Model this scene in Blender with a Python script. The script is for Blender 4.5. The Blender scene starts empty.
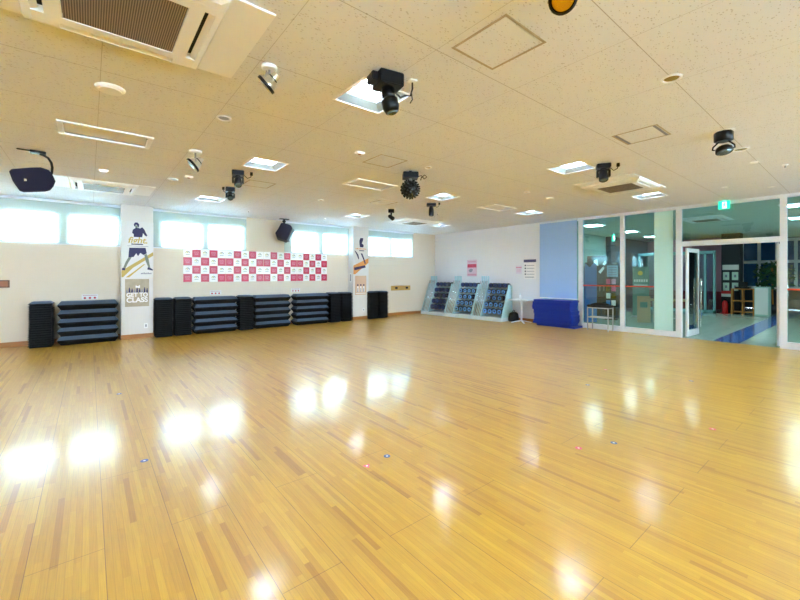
import bpy, bmesh, math, random
from mathutils import Vector, Matrix, Euler
random.seed(7)
S = bpy.context.scene
COL = S.collection
PI = math.pi

# ------------------------------------------------------------------ materials
def lin(c):
    def f(v):
        v /= 255.0
        return v / 12.92 if v <= 0.04045 else ((v + 0.055) / 1.055) ** 2.4
    return (f(c[0]), f(c[1]), f(c[2]), 1.0)

MATS = {}
def mat(name, rgb, rough=0.5, metal=0.0, emit=None, estr=0.0, spec=0.5, coat=0.0, noise=0.0, bump=0.0, scale=40.0):
    m = bpy.data.materials.new(name); m.use_nodes = True
    nt = m.node_tree; b = nt.nodes['Principled BSDF']
    b.inputs['Base Color'].default_value = lin(rgb)
    b.inputs['Roughness'].default_value = rough
    b.inputs['Metallic'].default_value = metal
    b.inputs['Specular IOR Level'].default_value = spec
    b.inputs['Coat Weight'].default_value = coat
    if emit is not None:
        b.inputs['Emission Color'].default_value = lin(emit)
        b.inputs['Emission Strength'].default_value = estr
    if noise or bump:
        tc = nt.nodes.new('ShaderNodeTexCoord')
        n = nt.nodes.new('ShaderNodeTexNoise'); n.inputs['Scale'].default_value = scale
        n.inputs['Detail'].default_value = 4
        nt.links.new(tc.outputs['Object'], n.inputs['Vector'])
        if noise:
            mx = nt.nodes.new('ShaderNodeMix'); mx.data_type = 'RGBA'; mx.blend_type = 'MULTIPLY'
            mx.inputs[0].default_value = noise
            mx.inputs[6].default_value = lin(rgb)
            cr = nt.nodes.new('ShaderNodeValToRGB')
            cr.color_ramp.elements[0].position = 0.3; cr.color_ramp.elements[0].color = (0.55, 0.55, 0.55, 1)
            cr.color_ramp.elements[1].position = 0.7
            nt.links.new(n.outputs['Fac'], cr.inputs[0]); nt.links.new(cr.outputs[0], mx.inputs[7])
            nt.links.new(mx.outputs[2], b.inputs['Base Color'])
        if bump:
            bp = nt.nodes.new('ShaderNodeBump'); bp.inputs['Strength'].default_value = bump
            bp.inputs['Distance'].default_value = 0.002
            nt.links.new(n.outputs['Fac'], bp.inputs['Height']); nt.links.new(bp.outputs[0], b.inputs['Normal'])
    MATS[name] = m
    return m

class N:
    """tiny node-graph helper"""
    def __init__(s, m): s.nt = m.node_tree
    def node(s, t, **kw):
        n = s.nt.nodes.new(t)
        for k, v in kw.items(): setattr(n, k, v)
        return n
    def put(s, sock, v):
        if v is None: return
        if isinstance(v, bpy.types.NodeSocket): s.nt.links.new(v, sock)
        else: sock.default_value = v
    def math(s, op, a, b=None, c=None):
        n = s.node('ShaderNodeMath', operation=op)
        for i, v in enumerate((a, b, c)): s.put(n.inputs[i], v)
        return n.outputs[0]
    def mix(s, f, a, b, blend='MIX'):
        n = s.node('ShaderNodeMix', data_type='RGBA', blend_type=blend)
        s.put(n.inputs[0], f); s.put(n.inputs[6], a); s.put(n.inputs[7], b)
        return n.outputs[2]

def near_line(g, v, period, off, half):
    """1 near lines v = off + k*period, else 0"""
    t = g.math('FRACT', g.math('DIVIDE', g.math('SUBTRACT', v, off), period))
    d = g.math('MINIMUM', t, g.math('SUBTRACT', 1.0, t))
    return g.math('LESS_THAN', d, half / period)

def wood_floor():
    m = mat('gym_parquet', (214, 160, 70), 0.2)
    g = N(m); b = m.node_tree.nodes['Principled BSDF']
    tc = g.node('ShaderNodeTexCoord'); sp = g.node('ShaderNodeSeparateXYZ')
    g.put(sp.inputs[0], tc.outputs['Object']); x, y = sp.outputs[0], sp.outputs[1]
    W, P = 0.0303, 0.303
    x0 = g.math('ADD', x, 0.24)
    row = g.math('FLOOR', g.math('DIVIDE', x0, W))
    pan = g.math('FLOOR', g.math('DIVIDE', x0, P))
    wn = g.node('ShaderNodeTexWhiteNoise', noise_dimensions='1D'); g.put(wn.inputs['W'], row)
    ys = g.math('ADD', g.math('DIVIDE', y, g.math('ADD', 0.40, g.math('MULTIPLY', wn.outputs['Value'], 0.45))), g.math('MULTIPLY', wn.outputs['Value'], 9.7))
    cell = g.math('FLOOR', ys)
    cb = g.node('ShaderNodeCombineXYZ'); g.put(cb.inputs[0], row); g.put(cb.inputs[1], cell)
    wn2 = g.node('ShaderNodeTexWhiteNoise', noise_dimensions='2D'); g.put(wn2.inputs['Vector'], cb.outputs[0])
    cr = g.node('ShaderNodeValToRGB'); e = cr.color_ramp.elements
    e[0].position = 0.0; e[0].color = lin((168, 114, 28))
    e[1].position = 1.0; e[1].color = lin((204, 156, 44))
    a = e.new(0.05); a.color = lin((181, 127, 31))
    a = e.new(0.12); a.color = lin((191, 140, 36))
    a = e.new(0.80); a.color = lin((198, 149, 40))
    g.put(cr.inputs[0], wn2.outputs['Value'])
    # grain
    mp = g.node('ShaderNodeMapping'); mp.inputs['Scale'].default_value = (160, 5, 1)
    g.put(mp.inputs[0], tc.outputs['Object'])
    ns = g.node('ShaderNodeTexNoise'); ns.inputs['Scale'].default_value = 1.0; ns.inputs['Detail'].default_value = 5
    g.put(ns.inputs['Vector'], mp.outputs[0])
    gr = g.node('ShaderNodeValToRGB'); gr.color_ramp.elements[0].position = .3; gr.color_ramp.elements[0].color = (.74, .7, .62, 1)
    gr.color_ramp.elements[1].position = .62
    g.put(gr.inputs[0], ns.outputs['Fac'])
    c = g.mix(0.55, cr.outputs[0], gr.outputs[0], 'MULTIPLY')
    # strip edges, panel joints
    sl = near_line(g, x0, W, 0.0, 0.0011)
    c = g.mix(g.math('MULTIPLY', sl, 0.35), c, lin((150, 92, 34)))
    pl = near_line(g, x0, P, 0.0, 0.0016)
    sh = g.math('MULTIPLY', g.math('FLOORED_MODULO', pan, 2.0), 0.86)
    ej = near_line(g, g.math('ADD', y, sh), 1.72, 0.80, 0.0017)
    j = g.math('MAXIMUM', pl, ej)
    c = g.mix(g.math('MULTIPLY', j, 0.75), c, lin((104, 62, 24)))
    g.put(b.inputs['Base Color'], c)
    # wear in the gloss
    n3 = g.node('ShaderNodeTexNoise'); n3.inputs['Scale'].default_value = 1.3; n3.inputs['Detail'].default_value = 6
    g.put(n3.inputs['Vector'], tc.outputs['Object'])
    mr = g.node('ShaderNodeMapRange'); mr.inputs[1].default_value = .3; mr.inputs[2].default_value = .7
    mr.inputs[3].default_value = .13; mr.inputs[4].default_value = .175
    g.put(mr.inputs[0], n3.outputs['Fac']); g.put(b.inputs['Coat Roughness'], mr.outputs[0])
    b.inputs['Coat Weight'].default_value = .52; b.inputs['Coat IOR'].default_value = 1.5
    b.inputs['Roughness'].default_value = .42; b.inputs['Specular IOR Level'].default_value = .7
    bp = g.node('ShaderNodeBump'); bp.inputs['Strength'].default_value = .10; bp.inputs['Distance'].default_value = .0004
    hh = g.math('SUBTRACT', g.math('MULTIPLY', wn2.outputs['Value'], .5), g.math('MULTIPLY', g.math('MAXIMUM', j, sl), 1.0))
    b.inputs['IOR'].default_value = 1.52
    return m

def ceiling_board(name='rockwool_board', joints=1.0):
    m = mat(name, (232, 226, 216), 0.9, spec=0.2)
    g = N(m); b = m.node_tree.nodes['Principled BSDF']
    tc = g.node('ShaderNodeTexCoord'); sp = g.node('ShaderNodeSeparateXYZ')
    g.put(sp.inputs[0], tc.outputs['Object']); x, y = sp.outputs[0], sp.outputs[1]
    lx = near_line(g, x, 0.91, 0.98, 0.0022); ly = near_line(g, y, 0.91, 0.11, 0.0028)
    mp = g.node('ShaderNodeMapping'); mp.inputs['Scale'].default_value = (30, 55, 1); mp.inputs['Rotation'].default_value = (0, 0, .5)
    g.put(mp.inputs[0], tc.outputs['Object'])
    v = g.node('ShaderNodeTexVoronoi', feature='F1'); v.inputs['Scale'].default_value = 1.0; v.inputs['Randomness'].default_value = 1.0
    g.put(v.inputs['Vector'], mp.outputs[0])
    n = g.node('ShaderNodeTexNoise'); n.inputs['Scale'].default_value = 14; g.put(n.inputs['Vector'], tc.outputs['Object'])
    fl = g.math('LESS_THAN', v.outputs['Distance'], g.math('MULTIPLY', n.outputs['Fac'], 0.40))
    c = g.mix(g.math('MULTIPLY', fl, 0.34), lin((229, 231, 238)), lin((120, 100, 84)))
    c = g.mix(g.math('MULTIPLY', g.math('MAXIMUM', g.math('MULTIPLY', lx, .75), ly), 0.5 * joints), c, lin((110, 92, 72)))
    g.put(b.inputs['Base Color'], c)
    bp = g.node('ShaderNodeBump'); bp.inputs['Strength'].default_value = .5; bp.inputs['Distance'].default_value = .002
    g.put(bp.inputs['Height'], g.math('SUBTRACT', 1.0, fl)); g.put(b.inputs['Normal'], bp.outputs[0])
    return m

def lobby_tile():
    m = mat('lobby_tile', (190, 208, 200), 0.12)
    g = N(m); b = m.node_tree.nodes['Principled BSDF']
    tc = g.node('ShaderNodeTexCoord'); sp = g.node('ShaderNodeSeparateXYZ')
    g.put(sp.inputs[0], tc.outputs['Object']); x, y = sp.outputs[0], sp.outputs[1]
    l = g.math('MAXIMUM', near_line(g, x, .6, .2, .003), near_line(g, y, .6, .1, .003))
    n = g.node('ShaderNodeTexNoise'); n.inputs['Scale'].default_value = 5; g.put(n.inputs['Vector'], tc.outputs['Object'])
    c = g.mix(n.outputs['Fac'], lin((160, 184, 176)), lin((190, 208, 200)))
    c = g.mix(g.math('MULTIPLY', l, .4), c, lin((110, 120, 110)))
    # inlaid blue path running away from the door, and a second one across it
    s1 = g.math('MULTIPLY', g.math('GREATER_THAN', y, 1.78), g.math('LESS_THAN', y, 2.22))
    s2 = g.math('MULTIPLY', g.math('GREATER_THAN', x, 17.0), g.math('MULTIPLY', g.math('GREATER_THAN', y, 3.9), g.math('LESS_THAN', x, 17.9)))
    c = g.mix(g.math('MAXIMUM', s1, s2), c, lin((58, 108, 190)))
    g.put(b.inputs['Base Color'], c)
    return m

def glass_mat(name, tint, refl=1.0):
    m = bpy.data.materials.new(name); m.use_nodes = True; nt = m.node_tree; nt.nodes.clear(); g = N(m)
    out = g.node('ShaderNodeOutputMaterial'); mx = g.node('ShaderNodeMixShader')
    fr = g.node('ShaderNodeFresnel'); fr.inputs['IOR'].default_value = 1.5
    tr = g.node('ShaderNodeBsdfTransparent'); tr.inputs[0].default_value = tint
    gl = g.node('ShaderNodeBsdfGlossy'); gl.inputs['Roughness'].default_value = 0.0
    gl.inputs['Color'].default_value = (.85, .97, .96, 1)
    g.put(mx.inputs[0], g.math('MULTIPLY', fr.outputs[0], refl))
    g.put(mx.inputs[1], tr.outputs[0]); g.put(mx.inputs[2], gl.outputs[0]); g.put(out.inputs[0], mx.outputs[0])
    MATS[name] = m
    return m

def blind_mat():
    m = bpy.data.materials.new('blind_fabric'); m.use_nodes = True; nt = m.node_tree; nt.nodes.clear(); g = N(m)
    out = g.node('ShaderNodeOutputMaterial')
    tl = g.node('ShaderNodeBsdfTranslucent'); tl.inputs[0].default_value = (.80, .94, 1, 1)
    df = g.node('ShaderNodeBsdfDiffuse'); df.inputs[0].default_value = (.80, .93, .97, 1)
    tr = g.node('ShaderNodeBsdfTransparent'); tr.inputs[0].default_value = (.95, 1, 1, 1)
    a = g.node('ShaderNodeMixShader'); a.inputs[0].default_value = .22
    g.put(a.inputs[1], df.outputs[0]); g.put(a.inputs[2], tl.outputs[0])
    c = g.node('ShaderNodeMixShader'); c.inputs[0].default_value = .52
    g.put(c.inputs[1], a.outputs[0]); g.put(c.inputs[2], tr.outputs[0])
    g.put(out.inputs[0], c.outputs[0]); MATS['blind_fabric'] = m
    return m

def stripes_mat(name, c1, c2, period, axis=0, rough=.5, duty=.5):
    m = mat(name, c1, rough); g = N(m); b = m.node_tree.nodes['Principled BSDF']
    tc = g.node('ShaderNodeTexCoord'); sp = g.node('ShaderNodeSeparateXYZ'); g.put(sp.inputs[0], tc.outputs['Object'])
    t = g.math('FRACT', g.math('DIVIDE', sp.outputs[axis], period))
    g.put(b.inputs['Base Color'], g.mix(g.math('LESS_THAN', t, duty), lin(c1), lin(c2)))
    return m

M_FLOOR = wood_floor(); M_CEIL = ceiling_board(); M_HATCH = ceiling_board('hatch_board', 0.0); M_HFRAME = mat('hatch_frame', (176, 162, 142), .5); M_TILE = lobby_tile()
M_WALL = mat('painted_wall', (223, 209, 193), .75, spec=.25, bump=.15, scale=180)
M_WALLC = mat('painted_wall_cool', (232, 232, 238), .75, spec=.25, bump=.15, scale=180)
M_COLW = mat('column_paint', (226, 222, 222), .7, spec=.25, bump=.1, scale=150)
M_BASEB = mat('baseboard_wood', (178, 116, 56), .4, noise=.35, scale=25)
M_WHITE = mat('white_enamel', (243, 244, 248), .4)
M_REFL = mat('reflector_enamel', (132, 138, 132), .5)
M_WHITEP = mat('white_plastic', (242, 243, 246), .45)
M_PAPER = mat('paper', (226, 224, 226), .35)
M_ALU = mat('white_aluminium', (226, 230, 240), .35, metal=0.0)
M_CHROME = mat('chrome', (225, 225, 225), .12, metal=1.0)
M_TUBE = mat('silver_tube', (206, 214, 222), .25, metal=.4)
M_STEEL = mat('steel', (170, 172, 176), .3, metal=1.0)
M_BLACK = mat('black_plastic', (9, 9, 12), .4, spec=.3)
M_NAVY = mat('black_lacquer', (11, 11, 20), .4, spec=.3)
M_SPK = mat('speaker_plastic', (24, 18, 42), .6, spec=.2, bump=.2, scale=300)
M_GRILLE = stripes_mat('air_grille', (150, 130, 106), (84, 68, 52), .012, 0, .6, .55)
M_GOLD = mat('gold_reflector', (205, 160, 40), .2, metal=1.0)
M_DARK = mat('dark_gap', (14, 12, 12), .8)  # near-black, stands in for shade in gaps and recesses; also a dark lens
M_LAMP = mat('lamp_panel', (255, 255, 255), .5, emit=(214, 238, 255), estr=27.0)
M_LOBLAMP = mat('lobby_lamp_panel', (255, 255, 255), .5, emit=(226, 255, 250), estr=17.0)
M_DISC = mat('lamp_disc', (255, 255, 255), .5, emit=(255, 252, 246), estr=1.2)
M_PANE = glass_mat('window_pane', (.96, 1, 1, 1))
M_GLASS = glass_mat('tinted_partition_glass', (.78, .935, .96, 1), 2.1)
M_BLIND = blind_mat()
M_STEP = mat('step_black', (12, 12, 17), .5, spec=.25)
M_STEPTOP = mat('step_grip', (68, 84, 104), .55, spec=.3, bump=.3, scale=400)
M_RISER = mat('riser_black', (10, 10, 16), .55, spec=.18)
M_BLUEMAT = mat('mat_blue', (12, 48, 160), .45, noise=.25, scale=9)
M_SCREEN = mat('blue_screen_fabric', (160, 192, 236), .8)
M_RACK = mat('rack_pale_steel', (176, 214, 222), .3, metal=.1)
M_RACKW = mat('rack_base_enamel', (205, 220, 230), .4)
M_DBLACK = mat('dumbbell_navy', (16, 24, 54), .4)
M_DBLUE = mat('dumbbell_blue', (112, 172, 232), .4)
M_DNAVY = mat('dumbbell_dark_face', (44, 66, 122), .4)
M_RED = mat('print_crimson', (190, 24, 70), .3)
M_PWHITE = mat('print_white', (242, 238, 240), .3)
M_PGOLD = mat('print_gold', (196, 168, 92), .5)
M_PNAVY = mat('print_navy', (38, 32, 88), .5)
M_PSKIN = mat('print_grey_green', (120, 128, 118), .5)
M_PBEIGE = mat('print_beige', (186, 172, 150), .6, noise=.5, scale=8)
M_PORANGE = mat('print_orange', (222, 150, 84), .5)
M_PPINK = mat('print_pink', (214, 150, 176), .5)
M_PGREY = mat('print_grey', (130, 130, 150), .5)
M_TAPE = mat('orange_tape', (214, 70, 48), .5)
M_OAK = mat('oak_board', (204, 160, 84), .5, noise=.3, scale=20)
M_BROWN = mat('brown_plaque', (150, 92, 64), .5)
M_LOBDARK = mat('lobby_dark_wall', (12, 30, 52), .5)
M_LOBPALE = mat('lobby_pale_wall', (170, 200, 196), .7)
M_LOBCEIL = mat('lobby_ceiling_paint', (188, 206, 198), .8)
M_MINT = mat('mint_film', (196, 238, 236), .6)
M_BPILL = mat('black_pillar', (20, 24, 34), .5)
M_KIOSK = mat('kiosk_blue', (58, 120, 196), .5)
M_KIOSKD = mat('kiosk_dark_blue', (20, 52, 130), .5)
M_FIRE = mat('extinguisher_red', (196, 30, 34), .3)
M_WOODF = mat('wood_shelf', (176, 116, 52), .5, noise=.3, scale=15)
M_PINKW = mat('pink_wall', (176, 130, 150), .7)
M_REDW = mat('red_carpet', (150, 50, 62), .8)
M_LEAF = mat('leaf_green', (40, 84, 50), .5)
M_SOIL = mat('soil', (50, 36, 26), .9)
M_GREEN = mat('exit_green', (20, 180, 140), .4, emit=(30, 214, 170), estr=.42)
M_EXW = mat('exit_white', (240, 255, 250), .4, emit=(225, 255, 246), estr=.5)
M_NIGHT = mat('blue_dusk_pane', (40, 80, 130), .1)
M_CLOTH = mat('black_cloth', (9, 10, 15), .8)
M_STKB = mat('sticker_blue', (40, 70, 130), .4)
M_STKP = mat('sticker_pink', (214, 60, 120), .4)
M_LENS = mat('lens_glass', (120, 140, 150), .05, metal=.6)
M_REDDOT = mat('red_dot', (190, 40, 60), .5)

# ------------------------------------------------------------------ mesh builder
LAST = ['']
class MB:
    def __init__(s): s.bm = bmesh.new(); s.mi = 0
    def _tag(s, faces):
        for f in faces: f.material_index = s.mi
    def m(s, i): s.mi = i; return s
    def box(s, x0, x1, y0, y1, z0, z1, mx=None):
        v = [s.bm.verts.new((x, y, z)) for x in (x0, x1) for y in (y0, y1) for z in (z0, z1)]
        if mx is not None:
            for q in v: q.co = mx @ q.co
        F = [s.bm.faces.new([v[i] for i in q]) for q in ((0, 1, 3, 2), (4, 6, 7, 5), (0, 4, 5, 1), (2, 3, 7, 6), (0, 2, 6, 4), (1, 5, 7, 3))]
        s._tag(F); return s
    def quad(s, *p):
        s._tag([s.bm.faces.new([s.bm.verts.new(q) for q in p])]); return s
    def loft(s, rings, cap=True, smooth=False):
        R = [[s.bm.verts.new(p) for p in r] for r in rings]
        n = len(R[0]); F = []
        for a, b in zip(R, R[1:]):
            for i in range(n):
                F.append(s.bm.faces.new((a[i], a[(i + 1) % n], b[(i + 1) % n], b[i])))
        if smooth:
            for f in F: f.smooth = True
        if cap:
            F.append(s.bm.faces.new(R[0][::-1])); F.append(s.bm.faces.new(R[-1]))
        s._tag(F); return s
    def cyl(s, p0, p1, r0, r1=None, seg=16, cap=True):
        r1 = r0 if r1 is None else r1
        p0, p1 = Vector(p0), Vector(p1); d = (p1 - p0).normalized()
        u = d.orthogonal().normalized(); w = d.cross(u)
        c = [(math.cos(2 * PI * i / seg), math.sin(2 * PI * i / seg)) for i in range(seg)]
        return s.loft([[p + (u * a + w * b) * r for a, b in c] for p, r in ((p0, r0), (p1, r1))], cap, seg > 8)
    def lathe(s, p0, d, prof, seg=24, cap=True):
        p0, d = Vector(p0), Vector(d).normalized(); u = d.orthogonal().normalized(); w = d.cross(u)
        c = [(math.cos(2 * PI * i / seg), math.sin(2 * PI * i / seg)) for i in range(seg)]
        return s.loft([[p0 + d * h + (u * a + w * b) * max(r, 1e-4) for a, b in c] for r, h in prof], cap, True)
    def tube(s, pts, r, seg=8):
        pts = [Vector(p) for p in pts]; rings = []; ref = None
        for i, p in enumerate(pts):
            d = (pts[min(i + 1, len(pts) - 1)] - pts[max(i - 1, 0)]).normalized()
            if ref is None: ref = d.orthogonal().normalized()
            u = (ref - d * ref.dot(d)).normalized(); ref = u; w = d.cross(u)
            rings.append([p + (u * math.cos(2 * PI * k / seg) + w * math.sin(2 * PI * k / seg)) * r for k in range(seg)])
        return s.loft(rings, True, True)
    def prism(s, poly, d, mx=None):
        """poly: list of 3-D points, extruded by vector d"""
        d = Vector(d); a = [Vector(p) for p in poly]; b = [p + d for p in a]
        if mx is not None: a = [mx @ p for p in a]; b = [mx @ p for p in b]
        return s.loft([a, b])
    def sphere(s, c, r, seg=20, rings=12, sc=(1, 1, 1)):
        c = Vector(c)
        R = []
        for i in range(1, rings):
            t = PI * i / rings
            R.append([c + Vector((sc[0] * r * math.sin(t) * math.cos(2 * PI * k / seg), sc[1] * r * math.sin(t) * math.sin(2 * PI * k / seg), sc[2] * r * math.cos(t))) for k in range(seg)])
        return s.loft(R, True, True)
    def build(s, name, mats, parent=None, bevel=0.0):
        bmesh.ops.recalc_face_normals(s.bm, faces=s.bm.faces[:])
        if bevel:
            bmesh.ops.bevel(s.bm, geom=[e for e in s.bm.edges if len(e.link_faces) == 2 and e.calc_face_angle(0) > .5], offset=bevel, segments=2, affect='EDGES', clamp_overlap=True)
        me = bpy.data.meshes.new(name); s.bm.to_mesh(me); s.bm.free()
        for m in (mats if isinstance(mats, (list, tuple)) else [mats]): me.materials.append(m)
        o = bpy.data.objects.new(name, me); COL.objects.link(o)
        if parent is not None: o.parent = parent
        LAST[0] = o.name
        return o

def tag(o, label, cat, group=None, kind=None):
    o['label'] = label; o['category'] = cat
    if group: o['group'] = group
    if kind: o['kind'] = kind
    return o
def empty(name, loc=(0, 0, 0), rz=0.0, rot=None):
    o = bpy.data.objects.new(name, None); COL.objects.link(o)
    o.location = loc; o.rotation_euler = rot or (0, 0, rz); o.empty_display_size = .1
    return o
def thing(name, label, cat, loc=(0, 0, 0), rz=0.0, group=None, rot=None):
    return tag(empty(name, loc, rz, rot), label, cat, group)
def struct(o):
    o['kind'] = 'structure'; return o
def dup(root, loc, rz=None, label=None, group=None):
    r = root.copy(); COL.objects.link(r); r.location = loc
    if rz is not None: r.rotation_euler = (0, 0, rz)
    if label: r['label'] = label
    if group: r['group'] = group
    for ch in list(root.children):
        c = ch.copy(); COL.objects.link(c); c.parent = r
        for gch in list(ch.children):
            d = gch.copy(); COL.objects.link(d); d.parent = c
    return r
def text_mesh(name, body, size, matx, parent, mx, shear=0.0, bold=0.0, extrude=0.0008, width=None):
    """lettering as a mesh; mx places the local XY text plane"""
    cu = bpy.data.curves.new('lettering', 'FONT'); cu.body = body; cu.size = size; cu.shear = shear
    cu.align_x = 'CENTER'; cu.align_y = 'CENTER'; cu.extrude = extrude; cu.offset = bold
    t = bpy.data.objects.new('lettering', cu); COL.objects.link(t)
    dg = bpy.context.evaluated_depsgraph_get()
    me = bpy.data.meshes.new_from_object(t.evaluated_get(dg)); me.name = name
    bpy.data.objects.remove(t); bpy.data.curves.remove(cu)
    if width:
        xs = [v.co.x for v in me.vertices]; w = max(xs) - min(xs)
        for v in me.vertices: v.co.x *= width / w
    me.transform(mx); me.materials.clear(); me.materials.append(matx)
    o = bpy.data.objects.new(name, me); COL.objects.link(o); o.parent = parent
    return o

# ------------------------------------------------------------------ dimensions (metres; camera stands at x=0,y=0)
CH = 3.0
XG, YW = 10.47, 10.77        # glazed side, window side
XL, YB = -11.2, -4.2         # walls behind the photographer
ORD = ['first', 'second', 'third', 'fourth', 'fifth', 'sixth', 'seventh', 'eighth', 'ninth', 'tenth', 'eleventh', 'twelfth',
       'thirteenth', 'fourteenth', 'fifteenth', 'sixteenth', 'seventeenth', 'eighteenth', 'nineteenth', 'twentieth', 'twenty-first']

# ------------------------------------------------------------------ floor, ceiling
struct(MB().box(XL, XG + .06, YB, YW + .02, -.12, 0).build('floor', M_FLOOR))
struct(MB().box(XG + .06, 22.6, YB, 9.0, -.12, -.004).build('floor_lobby', M_TILE))

LX = [-8.8, -5.2, -1.62, 1.95, 5.52, 8.62]; LY = [-2.5, .15, 2.8, 5.46, 8.64]
LIGHTS = [(x, y) for x in LX for y in LY]
VENTS = [(.16, 5.44), (3.81, 5.52), (7.38, 5.53)]
HOLE = .235; VX, VY = .42, .25
holes = [(x - HOLE, x + HOLE, y - HOLE, y + HOLE) for x, y in LIGHTS] + [(x - VX + .02, x + VX - .02, y - VY + .02, y + VY - .02) for x, y in VENTS]
xs = sorted(set([XL, XG] + [h[0] for h in holes] + [h[1] for h in holes]))
ys = sorted(set([YB, YW] + [h[2] for h in holes] + [h[3] for h in holes]))
cb = MB()
for xa, xb in zip(xs, xs[1:]):
    for ya, yb in zip(ys, ys[1:]):
        cx, cy = (xa + xb) / 2, (ya + yb) / 2
        if any(h[0] < cx < h[1] and h[2] < cy < h[3] for h in holes): continue
        cb.quad((xa, ya, CH), (xa, yb, CH), (xb, yb, CH), (xb, ya, CH))
cb.box(XL - .3, XG, YB - .3, YW + .3, 3.22, 3.3)
struct(cb.build('ceiling', M_CEIL))
struct(MB().box(XG + .0, 22.6, YB, 9.0, CH + .0, CH + .1).build('ceiling_lobby', M_LOBCEIL))

# ------------------------------------------------------------------ window side
COLS = [-11.45, -5.45, .55, 6.55]; CW = .6
SILL, GT = 2.09, 2.74
panes = []; wins = []
for c in COLS:
    r = c + CW
    if r > 9: continue
    for a, p in ((r, ((.19, 1.11), (1.22, 2.12))), (r + 3.24, ((.25, 1.12), (1.26, 2.13)))):
        if a > 10: continue
        if a + 2.17 > XG: continue
        wins.append((a, a + 2.17, [(a + u, a + v) for u, v in p]))
wb = MB()
ZT = 3.22
wb.box(XL, XG + .1, YW, YW + .22, -.1, SILL).box(XL, XG + .1, YW, YW + .22, GT, ZT)
edges = sorted([XL] + [e for w in wins for pa in w[2] for e in (pa[0], pa[1])] + [XG + .1])
for i in range(0, len(edges), 2):
    # between glass areas: solid wall, set back behind the mullion inside one window
    wb.box(edges[i], edges[i + 1], YW, YW + .22, SILL, GT)
struct(wb.build('wall_window_side', M_WALL))
WLAB = {2: None}
blind_labels = {  # keyed by the left edge, rounded
    -1.61: 'pale blue roller blind lowered over the window left of the boxer banner column',
    1.15: 'pale blue roller blind lowered over the window right of the boxer banner column',
    4.39: 'pale blue roller blind lowered over the window behind the dark hanging speaker',
    7.15: 'pale blue roller blind lowered over the window nearest the far room corner'}
nwin = 0
for a, b, ps in wins:
    nwin += 1
    w = struct(empty('window_%d' % nwin, (a, YW, SILL)))
    f = MB()
    for u, v in ps:
        u -= a; v -= a; t = .035
        for q in ((u, u + t, 0, GT - SILL), (v - t, v, 0, GT - SILL), (u, v, 0, t), (u, v, GT - SILL - t, GT - SILL)):
            f.box(q[0], q[1], .06, .12, q[2], q[3])
    f.build('window_frame', M_ALU, w)
    for u, v in ps:
        MB().box(u - a + .03, v - a - .03, .085, .093, .03, GT - SILL - .03).build('pane', M_PANE, w)
    hd = MB().box(ps[0][1] - a - .095, ps[0][1] - a - .075, .03, .06, .15, .5).build('pull_handle', M_ALU, w)
    k = min(blind_labels, key=lambda q: abs(q - a))
    seen = abs(k - a) < .1
    if seen:
        t = thing('roller_blind', blind_labels[k], 'blind', (a, YW - .03, CH), group='roller blinds on the high windows')
        par, z0 = t, 0
    else:
        par, z0 = w, CH - SILL
    dy = 0 if seen else -.03
    MB().box(.0, 2.17, dy - .004, dy + .0, z0 - (CH - SILL) + .0, z0 - .05).build('blind_fabric', M_BLIND, par)
    MB().box(.0, 2.17, dy - .05, dy + .02, z0 - .055, z0 - .004).build('head_rail', M_ALU, par, .008)
    MB().box(.0, 2.17, dy - .012, dy + .008, z0 - (CH - SILL) - .02, z0 - (CH - SILL)).build('bottom_bar', M_ALU, par, .003)

for i, c in enumerate(COLS[1:]):
    struct(MB().box(c, c + CW, YW - .30, YW, 0, CH).build('column', M_COLW, None, .006))
bbx = [XL] + [e for c in COLS[1:] for e in (c, c + CW)] + [XG]
bb = MB()
for i in range(0, len(bbx), 2): bb.box(bbx[i], bbx[i + 1], YW - .012, YW, 0, .10)
for c in COLS[1:]:
    bb.box(c - .012, c + CW + .012, YW - .312, YW - .30, 0, .10).box(c - .012, c, YW - .30, YW - .012, 0, .10).box(c + CW, c + CW + .012, YW - .30, YW - .012, 0, .10)
struct(bb.build('baseboard_window_side', M_BASEB))

# ------------------------------------------------------------------ far end wall with the weight racks
struct(MB().box(XG, XG + .12, 6.28, YW + .1, -.1, 3.22).build('wall_far_end', M_WALLC))
struct(MB().box(XG - .012, XG, 6.29, YW - .012, 0, .10).build('baseboard_far_end', M_BASEB))
struct(MB().box(XL - .12, XL, YB, YW + .2, -.1, 3.22).build('wall_behind_left', M_WALL))
bw = MB(); BZ0, BZ1 = 1.35, 2.72
BW = [(-8.4 + k * 5.4, -5.9 + k * 5.4) for k in range(4)]  # unseen windows, added so that daylight fills the room from behind the camera
bw.box(XL, 22.6, YB - .12, YB, -.1, BZ0).box(XL, 22.6, YB - .12, YB, BZ1, 3.22)
ed = [XL] + [e for w_ in BW for e in w_] + [22.6]
for i in range(0, len(ed), 2): bw.box(ed[i], ed[i + 1], YB - .12, YB, BZ0, BZ1)
struct(bw.build('wall_behind_right', M_WALL))
for k, (a, b) in enumerate(BW):
    w = struct(empty('window_%d' % (10 + k), (a, YB, BZ0)))
    f = MB(); H_ = BZ1 - BZ0
    for q in ((0, .05, 0, H_), (2.45, 2.5, 0, H_), (1.22, 1.28, .05, H_ - .05), (.05, 2.45, 0, .05), (.05, 2.45, H_ - .05, H_)): f.box(q[0], q[1], -.09, -.03, q[2], q[3])
    f.build('window_frame', M_ALU, w)
    MB().box(.05, 2.45, -.064, -.056, .05, H_ - .05).build('pane', M_PANE, w)

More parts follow.
